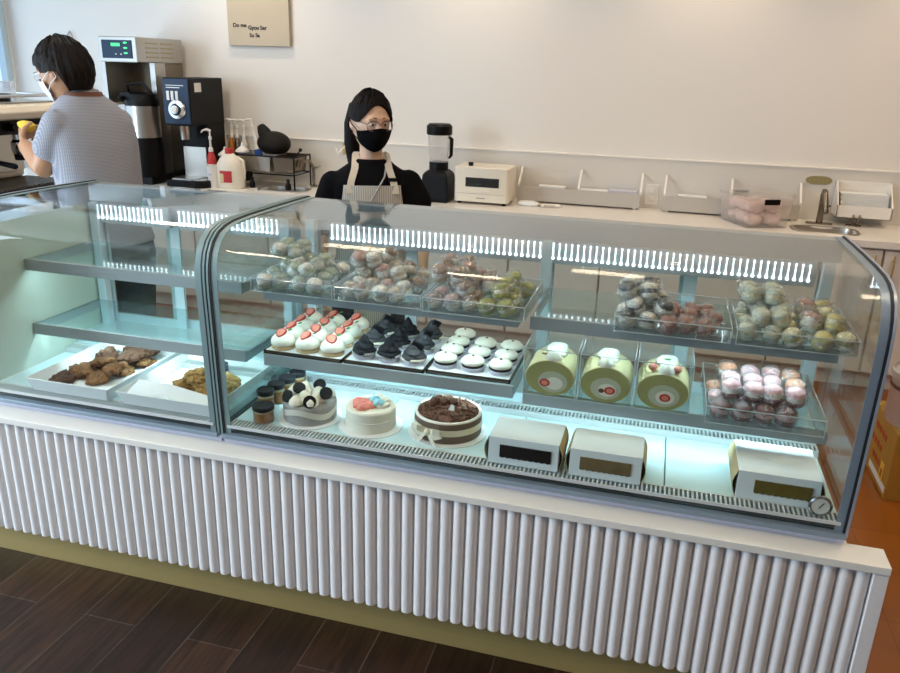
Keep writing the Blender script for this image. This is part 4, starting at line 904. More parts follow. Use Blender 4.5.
cards(-.74, 29, 'stack of white papers in the wall tray nearest the toaster', 'paper'); cards(-.46, 27, 'white papers in the middle of the first wall tray', 'paper'); cards(-.27, 30, 'greyish plastic packets at the outlet end of the first wall tray', 'cup'); cards(.17, 28, 'white papers in the wall tray past the outlet', 'paper')
t = thing('wall_outlet', 'white double wall outlet between the two wall trays', 'outlet', (-.085, YB - .021, .99)); obj('cover', G().box(-.042, .042, -.006, 0, -.068, .068), M['top'], t, bevel=.002, smooth=None)
for z in (-.026, .026): obj('socket', G().box(-.016, .016, -.0085, -.0055, z - .015, z + .015), M['white'], t, bevel=.003, smooth=None)
# bin of packets
t = thing('storage_bin', 'clear plastic bin with dark clips full of pink packets', 'bin', (.535, 3.125, ZT), rad(25)); W_, D_ = .142, .168
g = G()
o1 = [(-1, -1), (1, -1), (1, 1), (-1, 1)]
g.loft([[(sx * W_ * .90, sy * D_ * .92, .0) for sx, sy in o1], [(sx * W_, sy * D_, .165) for sx, sy in o1], [(sx * (W_ - .004), sy * (D_ - .004), .165) for sx, sy in o1], [(sx * (W_ * .90 - .004), sy * (D_ * .92 - .004), .004) for sx, sy in o1]])
obj('tub', g, M['clearp'], t, smooth=None)
obj('lid', rbox(W_ * 2 + .02, D_ * 2 + .02, .014, .015).mv(0, 0, .1655), M['clearp'], t)
for sx in (-1, 1): obj('clip', G().box(-.048, .048, sx * (D_ + .012) - .005, sx * (D_ + .012) + .005, .140, .172), M['blackp'], t, bevel=.002, smooth=None)
k = 0
for iz in range(2):
    for ix in range(2):
        for iy in range(3):
            k += 1
            p = thing('pink_packet', f'pink sweet packet in the clear bin, {["lower", "upper"][iz]} layer, {ORD[iy]} of the {["near", "far"][ix]} row', 'packet', (0, 0, 0), 0, 'pink packets in the bin')
            a = rad(25); lx, ly = -.060 + .120 * ix, -.098 + .098 * iy; p.location = (.535 + lx * cos(a) - ly * sin(a), 3.125 + lx * sin(a) + ly * cos(a), ZT + .006 + iz * .074); p.rotation_euler = (0, 0, a + random.uniform(-.2, .2))
            obj('wrapper', G().ell((0, 0, .037), .054, .044, .037, 16, 10, lambda q: Vector((q.x, q.y, q.z)) * (1 + .18 * noise.noise(q * 40 + Vector((k, 0, 0))))), M['pink'], p)
# faucet and soap tap by the end sink
t = thing('faucet', 'tall steel pull-down faucet at the end sink', 'faucet', (.935, 3.28, ZT))
obj('base_plate', rbox(.155, .05, .008, .024), M['dsteel'], t)
obj('stem', G().tube([(0, 0, .008), (0, 0, .12), (-.004, -.004, .175), (-.006, -.03, .205), (-.004, -.055, .205)], [.020, .018, .016, .015, .015], 16), M['dsteel'], t)
obj('spray_head', G().tube([(-.002, -.058, .20), (.006, -.085, .13), (.010, -.095, .09)], [.014, .016, .018], 14), M['dsteel'], t)
obj('lever', G().tube([(.014, 0, .09), (.045, -.01, .115)], [.008, .006], 10), M['dsteel'], t)
t = thing('filter_tap', 'small twin-spout dark tap below the paper basket', 'tap', (1.115, 3.29, ZT))
obj('spouts', G().tube([(0, 0, 0), (0, 0, .06), (.0, -.03, .075), (0, -.05, .06)], .007, 10).tube([(.035, 0, 0), (.035, 0, .06), (.035, -.03, .075), (.035, -.05, .06)], .007, 10).tube([(-.03, 0, .05), (.06, 0, .05)], .006, 8), M['dsteel'], t)
obj('base', rbox(.09, .04, .007, .015).mv(.017, 0, 0), M['dsteel'], t)
# oval plate on the splash, paper basket
t = thing('oval_plate', 'oval olive-gold plate fixed to the splash panel', 'plate', (.915, YB - .0265, 1.148))
obj('plate', G().prism([(.055 * cos(a) + (.022 if cos(a) > 0 else -.022), .026 * sin(a)) for a in [2 * pi * k / 36 for k in range(36)]], 'y', 0, .006), M['oliveg'], t, smooth=None, bevel=.001)
g = G()
for k in range(5): g.box(-.055 + k * .024, -.045 + k * .024, -.0008, 0, -.004, .004)
obj('lettering', g, M['gold'], t, smooth=None)
t = thing('paper_basket', 'white wall basket full of folded paper towels', 'basket', (1.17, YB - .105, .94))
w = .155
g = G().box(-w, w, -.085, -.078, .012, .085).box(-w, w, .077, .084, .02, .215).prism([(-.085, .012), (.084, .012), (.084, .215), (.05, .215), (-.085, .085)], 'x', -w, -w + .008).prism([(-.085, .012), (.084, .012), (.084, .215), (.05, .215), (-.085, .085)], 'x', w - .008, w).box(-w, w, -.085, .084, .012, .018)
obj('basket_body', g, M['white'], t, smooth=None, bevel=.0015)
t = thing('paper_towels', 'folded grey-white paper towels lying in the wall basket', 'paper', (1.17, YB - .105, .9585)); g = G()
for k in range(16): g.box(-.135 + .004 * (k % 3), .135 - .003 * (k % 2), -.070 + k * .003, .070, k * .0085, k * .0085 + .0070)
obj('towels', g, M['paper'], t, smooth=None)
# ------------------------------------------------------------------ canvas sign
def text_mesh(s, size, x, z, y):
    cu = D.curves.new('t', 'FONT'); cu.body = s; cu.size = size; cu.extrude = .001; cu.offset = size * .022
    o = D.objects.new('t', cu); COL.objects.link(o); bpy.context.view_layer.update()
    me = D.meshes.new_from_object(o.evaluated_get(bpy.context.evaluated_depsgraph_get())); D.objects.remove(o)
    g = G(); mt = Matrix.Translation((x, y, z)) @ Matrix.Rotation(pi / 2, 4, 'X')
    g.add([mt @ v.co for v in me.vertices], [tuple(p.vertices) for p in me.polygons]); return g
t = thing('canvas_sign', 'beige canvas sign with small black hand lettering', 'sign', (-2.918, YB - .012, 2.13))
obj('canvas', G().box(-.241, .241, -.022, .012, -.275, .30), M['canvas'], t, bevel=.003, smooth=None)
for s, x, z in (('Do me', -.198, -.150), ('Gyou Ser', -.078, -.166), ('Su Sa', -.070, -.216)): obj('lettering', text_mesh(s, .038, x, z, -.0232), M['ink'], t, smooth=None)
# hanging wire on the wall
tag(obj('wall_cable', G().tube([(-4.70, YB - .012, 1.62), (-4.66, YB - .012, 1.78), (-4.535, YB - .012, 1.93), (-4.45, YB - .012, 1.76), (-4.39, YB - .012, 1.54), (-4.385, YB - .012, 1.30)], .005, 6), M['wire']), 'thin grey cable hung in a peak on the back wall above the man', 'cable')

# ------------------------------------------------------------------ espresso machine on the side counter
t = thing('side_counter', 'white side counter carrying the espresso machine', 'counter', (-3.60, 1.35, 0))
obj('slab', G().box(-.55, .50, -.54, .75, .862, .9), M['top'], t, smooth=None, bevel=.003); obj('cabinet_body', G().box(-.53, .46, -.52, .73, 0, .862), M['cab'], t, smooth=None)
t = thing('espresso_machine', 'cream and chrome espresso machine in front of the man', 'espresso machine', (-3.58, 1.32, .9)); O = lambda n, g, m, p=t, **k: obj(n, g, m, p, **k)
for sx in (-.26, .30):
    for sy in (-.40, .36): O('foot', G().cyl((sx, sy, 0), .025, .11, 16), M['blackp'])
O('drip_body', G().box(-.33, .40, -.46, .42, .105, .20), M['blackp'], bevel=.01, smooth=None)
g = G()
for k in range(30): g.box(.08, .39, -.44 + k * .0286, -.432 + k * .0286, .200, .206)
O('drip_grate', g, M['dsteel'], smooth=None)
O('back_body', G().box(-.33, .06, -.46, .42, .20, .56), M['cream'], bevel=.02, smooth=None)
O('upper_body', G().prism([(-.33, .55), (.30, .530), (.355, .540), (.375, .570), (.36, .602), (.32, .615), (-.33, .615)], 'y', -.46, .42), M['cream'], bevel=.006)
O('top_rail', G().tube([(-.31, -.44, .615), (-.31, -.44, .650), (.33, -.44, .650), (.33, .40, .650), (-.31, .40, .650)], .008, 8), M['chrome'])
O('cup_tray', G().box(-.31, .33, -.44, .40, .615, .620), M['steel'], smooth=None)
for y in (-.28, 0, .26):
    gh = O('group_head', G().lathe([(.0001, 0), (.038, 0), (.045, .02), (.045, .06), (.032, .075), (.032, .10), (.0001, .10)], (.20, y, .345), 22), M['chrome'])
    O('portafilter', G().lathe([(.0001, 0), (.034, 0), (.036, .03), (.0001, .03)], (.20, y, .312), 20).tube([(.235, y, .330), (.30, y, .327), (.40, y, .315)], [.008, .013, .015], 12), M['blackp'], gh)
O('steam_wand', G().tube([(.30, -.40, .46), (.34, -.41, .38), (.33, -.42, .26)], .007, 10), M['chrome'])
O('front_panel', G().box(.06, .075, -.44, .40, .24, .44), M['steel'], smooth=None); O('valve_block', G().box(.06, .27, -.44, .40, .455, .532), M['blackp'], bevel=.006, smooth=None)
for y in (-.36, -.14, .13): O('steam_knob', G().cyl((0, 0, 0), .022, .05, 16).xf(Matrix.Translation((.27, y, .495)) @ Matrix.Rotation(pi / 2, 4, 'Y')), M['blackp'])
for i, (x, y, r, h, m, lab) in enumerate(((.12, -.33, .042, .09, 'clearp', 'clear glass on top of the espresso machine, nearest its edge'), (.16, -.20, .046, .075, 'dsteel', 'steel pitcher on top of the espresso machine'), (.02, -.27, .045, .10, 'clearp', 'clear glass at the back of the espresso machine top'), (.10, .06, .05, .10, 'clearp', 'clear glass stack beside the black lids'), (.20, .22, .05, .095, 'clearp', 'clear glass at the far end of the espresso machine'))):
    q = thing('drinking_glass' if m == 'clearp' else 'milk_pitcher', lab, 'glass' if m == 'clearp' else 'pitcher', (-3.58 + x, 1.32 + y, .9 + .6205)); obj('wall', G().lathe([(.0001, 0), (r * .85, 0), (r, h), (r - .003, h), (r * .85 - .003, .004), (.0001, .004)], n=26), M[m], q); obj('rim', G().torus((0, 0, h), r - .0015, .002, 26, 6), M['edge' if m == 'clearp' else 'chrome'], q)
for i, y in enumerate((-.08, .15)):
    q = thing('black_lid_stack', 'stack of black lids on the espresso machine, ' + ('near the steel pitcher' if i == 0 else 'toward the wall'), 'lids', (-3.58 + .22, 1.32 + y, 1.5205)); g = G()
    for k in range(4): g.lathe([(.0001, 0), (.05, 0), (.052, .006), (.045, .009), (.0001, .009)], (0, 0, k * .0095), 26)
    obj('lids', g, M['blackp'], q)
for i, (x, y, lab) in enumerate(((-3.255, 1.10, 'brown-handled tamper on the espresso drip tray, by the elbow of the man'), (-3.31, .98, 'brown-handled tamper at the outer corner of the espresso drip tray'))):
    q = thing('coffee_tamper', lab, 'tamper', (x, y, 1.107)); obj('base', G().lathe([(.0001, 0), (.029, 0), (.029, .02), (.012, .028), (.0001, .028)], n=22), M['blackp'], q); obj('handle', G().lathe([(.0001, .027), (.012, .028), (.012, .045), (.030, .062), (.032, .078), (.020, .092), (.0001, .096)], n=22), M['wood_handle'], q)
t = thing('knock_mat', 'black rubber mat with tools beside the espresso machine', 'mat', (-3.16, .99, .9)); obj('mat', rbox(.12, .30, .02, .02).mv(0, 0, 0), M['blackp'], t); obj('ridges', G().box(-.04, .04, -.14, .14, .02, .026), M['dsteel'], t, smooth=None)
# ------------------------------------------------------------------ box and pot on the service floor
t = thing('carton', 'yellow cardboard carton with red print on the orange floor', 'box', (1.30, 1.69, 0))
obj('body', G().box(-.22, .22, -.20, .20, 0, .315), M['card'], t, bevel=.003, smooth=None)
obj('white_band', G().box(-.2215, -.2195, -.185, .10, .022, .052), M['paper'], t, smooth=None)
for k, (y, z) in enumerate(((.02, .235), (.06, .165), (.0, .10))):
    g = G()
    for q in range(4): g.box(-.2215, -.2195, y - .09 + q * .048, y - .058 + q * .048, z - .016, z + .016).box(-.2215, -.2195, y - .085 + q * .048, y - .05 + q * .048, z - .003, z + .003)
    obj('red_print', g, M['print'], t, smooth=None)
obj('emblem', G().box(-.2225, -.2205, -.125, -.070, .05, .13), M['printy'], t, smooth=None); obj('emblem_mark', G().box(-.2232, -.2215, -.112, -.084, .062, .10), M['print'], t, smooth=None)
obj('front_print', G().box(-.10, .10, -.2015, -.1995, .10, .16), M['print'], t, smooth=None)
t = thing('steel_pot', 'round steel pot with lid standing on the yellow carton', 'pot', (1.215, 1.655, .315))
obj('body', G().lathe([(.0001, 0), (.150, 0), (.155, .02), (.155, .205), (.159, .211), (.0001, .211)], n=40), M['pot'], t)
obj('lid', G().lathe([(.0001, .212), (.164, .212), (.164, .240), (.158, .245), (.148, .233), (.0001, .227)], n=40), M['pot'], t)
obj('band', G().lathe([(.1555, .165), (.158, .165), (.158, .180), (.1555, .180)], n=40, close=False), M['terra'], t)
# ------------------------------------------------------------------ people
def headfn(s=1., inf=0., jaw=.30):
    def fn(u, v):
        """u: azimuth from the face, v: elevation; local x forward, y to the person's left"""
        d = Vector((cos(v) * cos(u), cos(v) * sin(u), sin(v)))
        x = d.x * (.096 if d.x > 0 else .098); y = d.y * .077; z = d.z * .118
        if d.z < 0:
            t = min(1, -d.z) ** 1.4
            y *= 1 - jaw * t; x = x * (1 - .12 * t) + .012 * t if x > 0 else x * (1 - .42 * t)
        n = Vector((d.x / .096, d.y / .077, d.z / .118)).normalized()
        return (Vector((x, y, z)) + n * inf) * s
    return fn
def headgrid(fn, u0, u1, v0, v1, nu, nv, edge=None):
    out = []
    for i in range(nv + 1):
        row = []
        for j in range(nu + 1):
            u = u0 + (u1 - u0) * j / nu; lo = edge(u) if edge else v0; row.append(fn(u, lo + (v1 - lo) * i / nv))
        out.append(row)
    return out
def ring(c, rx, ry, n=28, pw=.85):
    return [(c[0] + rx * abs(cos(2 * pi * j / n)) ** pw * (1 if cos(2 * pi * j / n) >= 0 else -1), c[1] + ry * abs(sin(2 * pi * j / n)) ** pw * (1 if sin(2 * pi * j / n) >= 0 else -1), c[2]) for j in range(n)]
def torso(g, secs, inf=0): return g.loft([ring((cx, 0, z), rx + inf, ry + inf) for z, cx, rx, ry in secs])
def limb(g, pts, rs, inf=0, n=18):
    P, R_ = [], []
    for i in range(len(pts) - 1):
        a, b = Vector(pts[i]), Vector(pts[i + 1])
        for k in range(6): q = k / 6; P.append(a.lerp(b, q)); R_.append(rs[i] + (rs[i + 1] - rs[i]) * q + inf)
    P.append(Vector(pts[-1])); R_.append(rs[-1] + inf); return g.tube(P, R_, n)
def hand(g, w, dirv, palm_n, curl, s=1., flip=1):
    """palm from the wrist w along dirv; palm_n points out of the palm; fingers curl towards it"""
    d = Vector(dirv).normalized(); nn = Vector(palm_n); nn = (nn - d * nn.dot(d)).normalized(); a = d.cross(nn) * flip; w = Vector(w)
    mt = Matrix((( d.x, a.x, nn.x), (d.y, a.y, nn.y), (d.z, a.z, nn.z)))
    g.ell(w + d * .048 * s, .056 * s, .041 * s, .015 * s, 18, 10, None, mt)
    for k, (o, L) in enumerate(((-.030, .066), (-.010, .076), (.010, .072), (.029, .056))):
        p = w + d * .088 * s + a * o * s; q = [p - d * .02 * s]; ang = 0; cur = p; q.append(p)
        for seg, f_ in ((.45, .9), (.33, 1.1), (.22, .9)):
            ang += curl * f_; cur = cur + (d * cos(ang) + nn * sin(ang) + a * o * .9) * L * seg * s; q.append(cur)
        g.tube(q, [.0092 * s, .0092 * s, .0085 * s, .0078 * s, .0066 * s], 10)
    p = w + d * .030 * s - a * .034 * s
    g.tube([w + d * .02 * s - a * .012 * s, p, p + (d * .6 - a * .7 + nn * .5) * .032 * s, p + (d * 1.1 - a * .6 + nn * 1.1) * .045 * s], [.013 * s, .0125 * s, .0105 * s, .008 * s], 10)
def remesh(o, vox, it=5):
    m = o.modifiers.new('join', 'REMESH'); m.mode = 'VOXEL'; m.voxel_size = vox; m.use_smooth_shade = True
    s = o.modifiers.new('soft', 'SMOOTH'); s.factor = .5; s.iterations = it
    return o
def person(label, loc, az, secs, neck, arms, legs, hpos, haz, hpit, hs, skin, hroll=0., jaw=.30):
    t = thing('person', label, 'person', (loc[0], loc[1], 0), az)
    H = Matrix.Translation(Vector(hpos)) @ Matrix.Rotation(haz, 4, 'Z') @ Matrix.Rotation(hpit, 4, 'Y') @ Matrix.Rotation(hroll, 4, 'X')
    fn = headfn(hs, 0., jaw); g = G(); torso(g, secs)
    hg = G(); n = 32
    rings = [[fn(2 * pi * j / n, -pi / 2 + pi * i / 18) for j in range(n)] for i in range(1, 18)]; hg.loft(rings)
    hg.ell(fn(0, -.10) + Vector((.004, 0, 0)), .016, .013, .018, 14, 10)      # nose
    hg.ell(fn(0, .06) + Vector((-.002, 0, 0)), .010, .010, .022, 14, 10)      # bridge
    hg.ell(fn(0, -.62) + Vector((-.001, 0, 0)), .010, .022, .010, 14, 8)      # lips
    hg.ell(fn(0, .24) + Vector((-.006, 0, 0)), .012, .052, .012, 16, 8)       # brow ridge
    for s in (-1, 1): hg.ell(fn(s * 1.62, -.05), .018, .010, .031, 14, 10)    # ears
    g.merge(hg, H); limb(g, neck[0], neck[1])
    for A in arms: limb(g, A['p'], A['r']); hand(g, A['p'][-1], A['d'], A['n'], A['c'], A.get('s', 1.), A.get('f', 1))
    for Lg in legs: limb(g, Lg, [.088, .058, .042]); q = Vector(Lg[-1]); g.ell(q + Vector((.06, 0, -.018)), .125, .045, .034, 18, 10)
    remesh(obj('body', g, skin, t), .0055, 4)
    for s in (-1, 1):   # eyes, brows
        e = obj('eye', G().ell(fn(s * .36, .05) - Vector((.0070, 0, 0)), .0100, .0125, .0058, 14, 10).xf(H), M['eyew'], t)
        obj('iris', G().ell(fn(s * .36, .048) + Vector((.0022, 0, 0)), .0020, .0050, .0044, 12, 8).xf(H), M['iris'], e)
        obj('eyebrow', G().tube([fn(s * .20, .275) + Vector((.0055, 0, 0)), fn(s * .38, .29) + Vector((.0055, 0, 0)), fn(s * .60, .22) + Vector((.004, 0, 0))], [.0022, .0026, .0016], 8).xf(H), M['hair'], t)
    return t, H
def glasses(t, H, hs, fm):
    fn = headfn(hs); g = G()
    for s in (-1, 1):
        c = fn(s * .40, .03) + Vector((.016, -s * .001, 0)); pts = []
        for k in range(25): a = 2 * pi * k / 24; pts.append(c + Vector((-abs(.026 * cos(a)) * .12, .026 * abs(cos(a)) ** .8 * (1 if cos(a) > 0 else -1), .019 * abs(sin(a)) ** .8 * (1 if sin(a) > 0 else -1))))
        g.tube(pts, .0017, 6)
        g.tube([c + Vector((-.004, s * .026, .006)), fn(s * 1.0, .10) + Vector((.006, s * .004, 0)), fn(s * 1.55, .06) + Vector((0, s * .006, .004)), fn(s * 1.75, -.02) + Vector((0, s * .006, 0))], .0017, 6)
    a = fn(.40, .03) + Vector((.016, -.026, .004)); b = fn(-.40, .03) + Vector((.016, .026, .004)); g.tube([a, (a + b) / 2 + Vector((.003, 0, .003)), b], .0016, 6)
    o = obj('glasses', g.xf(H), fm, t)
    for s in (-1, 1):
        c = fn(s * .40, .03) + Vector((.016, 0, 0)); obj('lens', G().lathe([(.0001, 0), (.0235, 0), (.0235, .001), (.0001, .001)], n=24, sx=.75).xf(H @ Matrix.Translation(c) @ Matrix.Rotation(pi / 2, 4, 'Y')), M['wglass'], o)
def mask(t, H, hs, m, loops, jaw=.30):
    fn = headfn(hs, .012, jaw)
    def top(u): return -.02 - .16 * min(1, abs(u) / .9) ** 1.2
    grid = []
    for i in range(13):
        row = []
        for j in range(25):
            u = -1.12 + 2.24 * j / 24; hi = top(u); lo = -1.02 + .42 * (abs(u) / 1.12) ** 2; v = lo + (hi - lo) * i / 12; p = fn(u, v)
            p += Vector((.014 * max(0, 1 - abs(u) / .55) * max(0, 1 - abs(v + .32) / .55), 0, 0)); row.append(p)
        grid.append(row)
    o = obj('face_mask', G().sheet(grid, .0016).xf(H), m, t, smooth=60)
    for s in (-1, 1): obj('ear_loop', G().tube([fn(s * 1.10, -.16), fn(s * 1.45, -.02), fn(s * 1.72, .12), fn(s * 1.80, -.15), fn(s * 1.45, -.32), fn(s * 1.12, -.5)], .0022, 6).xf(H), m, o)
def hairshell(t, H, hs, m, edge, thick=.014, jit=.006, nm='hair', back=0.):
    fn0 = headfn(hs); fb = headfn(hs, thick / hs)
    def fn1(u, v):
        q = fb(u, v); k = max(0, sin((abs(u) - .9) / (pi - .9) * pi / 2)) if abs(u) > .9 else 0
        return q + (q.normalized() * back * k * max(0, cos(v - .25)))
    n, mm = 140, 26; g = G(); outer = []; inner = []
    for i in range(mm + 1):
        ro, ri = [], []
        for j in range(n + 1):
            u = -pi + 2 * pi * j / n; lo = edge(u); v = lo + (pi / 2 - .001 - lo) * i / mm; q = fn1(u, v); k = (.55 * noise.noise(Vector((cos(u) * 7, sin(u) * 7, v * 1.2))) + .6 * noise.noise(Vector((cos(u) * 19, sin(u) * 19, v * 2.2))) + .4 * noise.noise(q * 60)) * jit
            ro.append(q * (1 + k * min(1, 4 * i / mm + .3) / .1)); ri.append(fn0(u, v) * .985)
        outer.append(ro); inner.append(ri)
    vs = [p for r in outer for p in r] + [p for r in inner for p in r]; C = n + 1; o = (mm + 1) * C; fs = []
    for i in range(mm):
        for j in range(n): a = i * C + j; fs.append((a, a + 1, a + C + 1, a + C)); fs.append((o + a, o + a + C, o + a + C + 1, o + a + 1))
    for j in range(n): fs.append((j + 1, j, o + j, o + j + 1))
    return obj(nm, g.add(vs, fs).xf(H), m, t, smooth=70)
def wl(loc, az, p):
    d = Vector(p) - Vector((loc[0], loc[1], 0)); c, s = cos(-az), sin(-az); return Vector((d.x * c - d.y * s, d.x * s + d.y * c, d.z))
def legs_at(z0, sp, fx=0): return [[(fx, s * sp, z0), (fx + .015, s * sp, z0 * .54), (fx - .01, s * sp, .055)] for s in (-1, 1)]

# --- woman in black, facing the shop, face turned toward the case
loc = (-1.215, 1.20); az = rad(-66)
secs = [(.76, -.02, .085, .13), (.84, -.02, .100, .160), (.93, -.01, .098, .152), (1.02, .0, .088, .132), (1.12, .015, .096, .142), (1.22, .03, .102, .156), (1.285, .034, .094, .158), (1.332, .032, .076, .128), (1.360, .028, .060, .086), (1.386, .028, .05, .060)]
arms = []
for s in (1, -1):
    arms.append(dict(p=[(.028, s * .158, 1.276), (.01, s * .218, 1.07), (.10, s * .215, .87)] if s < 0 else [(.028, s * .158, 1.282), (.085, s * .225, 1.13), (.20, s * .20, .95)], r=[.046, .037, .025], d=(.5, 0, -.8), n=(0, -s, 0), c=.35, s=.92, f=s))
hp = (.056, -.004, 1.532); w, H = person('woman in black with a black face mask, glasses and grey apron', loc, az, secs, ([(.028, 0, 1.32), (.040, 0, 1.46)], [.049, .047]), arms, legs_at(.80, .085, -.02), hp, rad(20), rad(8), 1.0, M['skin'], 0., .20)
hairshell(w, H, 1.0, M['hair'], lambda u: (.72 - .16 * (abs(u) / .5) ** 2 if abs(u) < .5 else .56 - .50 * (abs(u) - .5) / .6 if abs(u) < 1.1 else .06 + .05 * (abs(u) - 1.1) / .7 if abs(u) < 1.8 else max(-.55, .11 - .66 * (abs(u) - 1.8) / .3)), .011, .007)
# side strands and ponytail
g = G(); fn = headfn(1., .012)
obj('ponytail', G().tube([H @ Vector((-.088, .0, .040)), H @ Vector((-.126, -.012, .030)), H @ Vector((-.140, -.020, -.04)), H @ Vector((-.132, -.022, -.12)), H @ Vector((-.112, -.018, -.19)), H @ Vector((-.090, -.012, -.25))], [.022, .034, .036, .034, .028, .010], 16), M['hair'], w)
mask(w, H, 1.0, M['black'], 1, .12); glasses(w, H, 1.0, M['gframe'])
shirt = G(); torso(shirt, secs[1:-1] + [(1.384, .028, .052, .064)], .010)
for A in arms: p, q = Vector(A['p'][0]), Vector(A['p'][1]); limb(shirt, [p, p.lerp(q, .80 if p.y < 0 else .52)], [.052, .060], .006)
remesh(obj('t_shirt', shirt, M['black'], w), .006, 28)
tr = G(); torso(tr, [(.74, -.02, .095, .14), (.84, -.02, .108, .168), (.95, -.01, .104, .158)])
for L_ in legs_at(.80, .085, -.02): limb(tr, [L_[0], L_[1], (L_[2][0], L_[2][1], .08)], [.098, .072, .058])
remesh(obj('trousers', tr, M['jeans'], w), .008, 4)
for s in (-1, 1): obj('shoe', G().ell((.05, s * .085, .042), .14, .052, .042, 20, 12, lambda p: Vector((p.x, p.y, max(p.z, -.040)))), M['blackp'], w)
# apron: bib and skirt following the front, straps over the shoulders
def front(z, y, inf):
    for a, b in zip(secs, secs[1:]):
        if a[0] <= z <= b[0]: k = (z - a[0]) / (b[0] - a[0]); cx, rx, ry = [a[i] + (b[i] - a[i]) * k for i in (1, 2, 3)]; break
    else: cx, rx, ry = (secs[0] if z < secs[0][0] else secs[-1])[1:]
    rx += inf; ry += inf; q = max(0, 1 - (abs(y) / ry) ** (2 / .85)); return Vector((cx + rx * q ** (.85 / 2), y, z))
zs = [.45, .6, .76, .86, .96, 1.05, 1.13, 1.21, 1.284]
grid = [[front(max(z, .765), (-1 + 2 * j / 16) * (.155 if z < 1.0 else .155 - .035 * (z - 1.) / .26), .019) + Vector((0, 0, min(0, z - .765))) for j in range(17)] for z in zs]
ap = obj('apron', G().sheet(grid, .003), M['apron'], w, smooth=60)
for s in (-1, 1):
    path = [front(1.250, s * .096, .021), front(1.300, s * .086, .020), front(1.345, s * .070, .020) + Vector((-.002, 0, .004)), Vector((.034, s * .064, 1.398)), Vector((-.01, s * .056, 1.402))]
    obj('strap', G().sheet([[p + Vector((0, -.0145, 0)) for p in path], [p + Vector((0, .0145, 0)) for p in path]], .0022), M['strap'], ap)
p0 = front(1.308, .084, .0255); obj('buckle', G().box(-.002, .002, -.018, .018, -.007, .007).mv(*p0), M['blackp'], ap, smooth=None)
obj('neck_cord', G().tube([front(1.20, -.02, .027), front(1.26, .015, .027), front(1.32, .050, .027), Vector((.064, .064, 1.375)), Vector((.05, .058, 1.41))], .0035, 8), M['greycake'], w)

# --- man in a checked shirt, seen from behind, working at the espresso machine
loc = (-2.435, 1.03); az = rad(158)
secs = [(.86, -.04, .105, .165), (.95, -.03, .120, .185), (1.06, -.0, .112, .165), (1.16, .01, .114, .168), (1.28, .02, .118, .174), (1.39, .03, .114, .180), (1.47, .040, .100, .174), (1.525, .052, .082, .145), (1.565, .066, .066, .105), (1.600, .080, .056, .066)]
W = lambda *p: wl(loc, az, p)
sh, el, wr = W(-2.515, .895, 1.480), W(-2.605, .880, 1.290), W(-2.770, .975, 1.366)
sh2, el2, wr2 = W(-2.43, 1.185, 1.475), W(-2.60, 1.30, 1.30), W(-2.80, 1.24, 1.375)
arms = [dict(p=[sh, el, wr], r=[.054, .046, .030], d=W(-2.84, 1.035, 1.412) - wr, n=W(-2.77, 1.12, 1.43) - wr, c=.65, s=1.02, f=1), dict(p=[sh2, el2, wr2], r=[.054, .046, .030], d=W(-2.88, 1.20, 1.40) - wr2, n=W(-2.80, 1.08, 1.38) - wr2, c=.55, s=1.02, f=-1)]
hp = tuple(W(-2.560, 1.03, 1.682)); mn, H = person('man in a blue checked shirt and white mask, seen from behind', loc, az, secs, ([(.070, 0, 1.54), (.110, 0, 1.66)], [.060, .058]), arms, legs_at(.90, .095, -.03), hp, rad(25), rad(12), 1.10, M['skin2'])
hairshell(mn, H, 1.10, M['hair2'], lambda u: (.34 if abs(u) < .9 else .34 - .30 * (abs(u) - .9) / .35 if abs(u) < 1.25 else (.04 if abs(u) < 1.85 else max(-.60, .04 - .64 * (abs(u) - 1.85) / .3))), .019, .009, back=.008)
mask(mn, H, 1.10, M['wmask'], 1); glasses(mn, H, 1.10, M['white'])
g = G(); torso(g, secs[1:-1] + [(1.596, .078, .054, .064)], .016)
for A in arms: p, q = Vector(A['p'][0]), Vector(A['p'][1]); limb(g, [p, p.lerp(q, .56)], [.059, .064], .002)
remesh(obj('shirt', g, M['shirt'], mn), .0065, 20)
obj('collar', G().loft([ring((.074 + .02 * k, 0, 1.572 + .042 * k), .070 - .004 * k, .082 - .006 * k) for k in (0, .5, 1)] + [ring((.098, 0, 1.616), .058, .068), ring((.080, 0, 1.580), .060, .070)], False), M['shirt'], mn)
obj('apron_neck_strap', G().loft([ring((.072 + .012 * k, 0, 1.588 + .016 * k), .073, .084) for k in (0, .5, 1)] + [ring((.084, 0, 1.606), .068, .079), ring((.072, 0, 1.588), .068, .079)], False), M['terra'], mn)
tr = G(); torso(tr, [(.80, -.04, .115, .17), (.92, -.03, .128, .190), (.99, -.02, .126, .188)])
for L_ in legs_at(.90, .095, -.03): limb(tr, [L_[0], L_[1], (L_[2][0], L_[2][1], .08)], [.105, .076, .062])
remesh(obj('trousers', tr, M['jeans'], mn), .008, 4)
for s in (-1, 1): obj('shoe', G().ell((.05, s * .095, .044), .15, .055, .044, 20, 12, lambda p: Vector((p.x, p.y, max(p.z, -.042)))), M['blackp'], mn)
grid = [[(-.02 + .145 * cos(a) , .205 * sin(a), z) for a in [-1.2 + 2.4 * k / 14 for k in range(15)]] for z in (.55, .75, .95)]
obj('apron', G().sheet(grid, .003), M['black'], mn)
# the yellow cloth in his hand
t = thing('yellow_cloth', 'folded yellow cloth held in the hand of the man', 'cloth', (-2.815, 1.045, 1.445), rad(-30))
obj('cloth', G().ell((0, 0, 0), .055, .030, .024, 20, 12, crumple(.35)), M['rubber'], t)
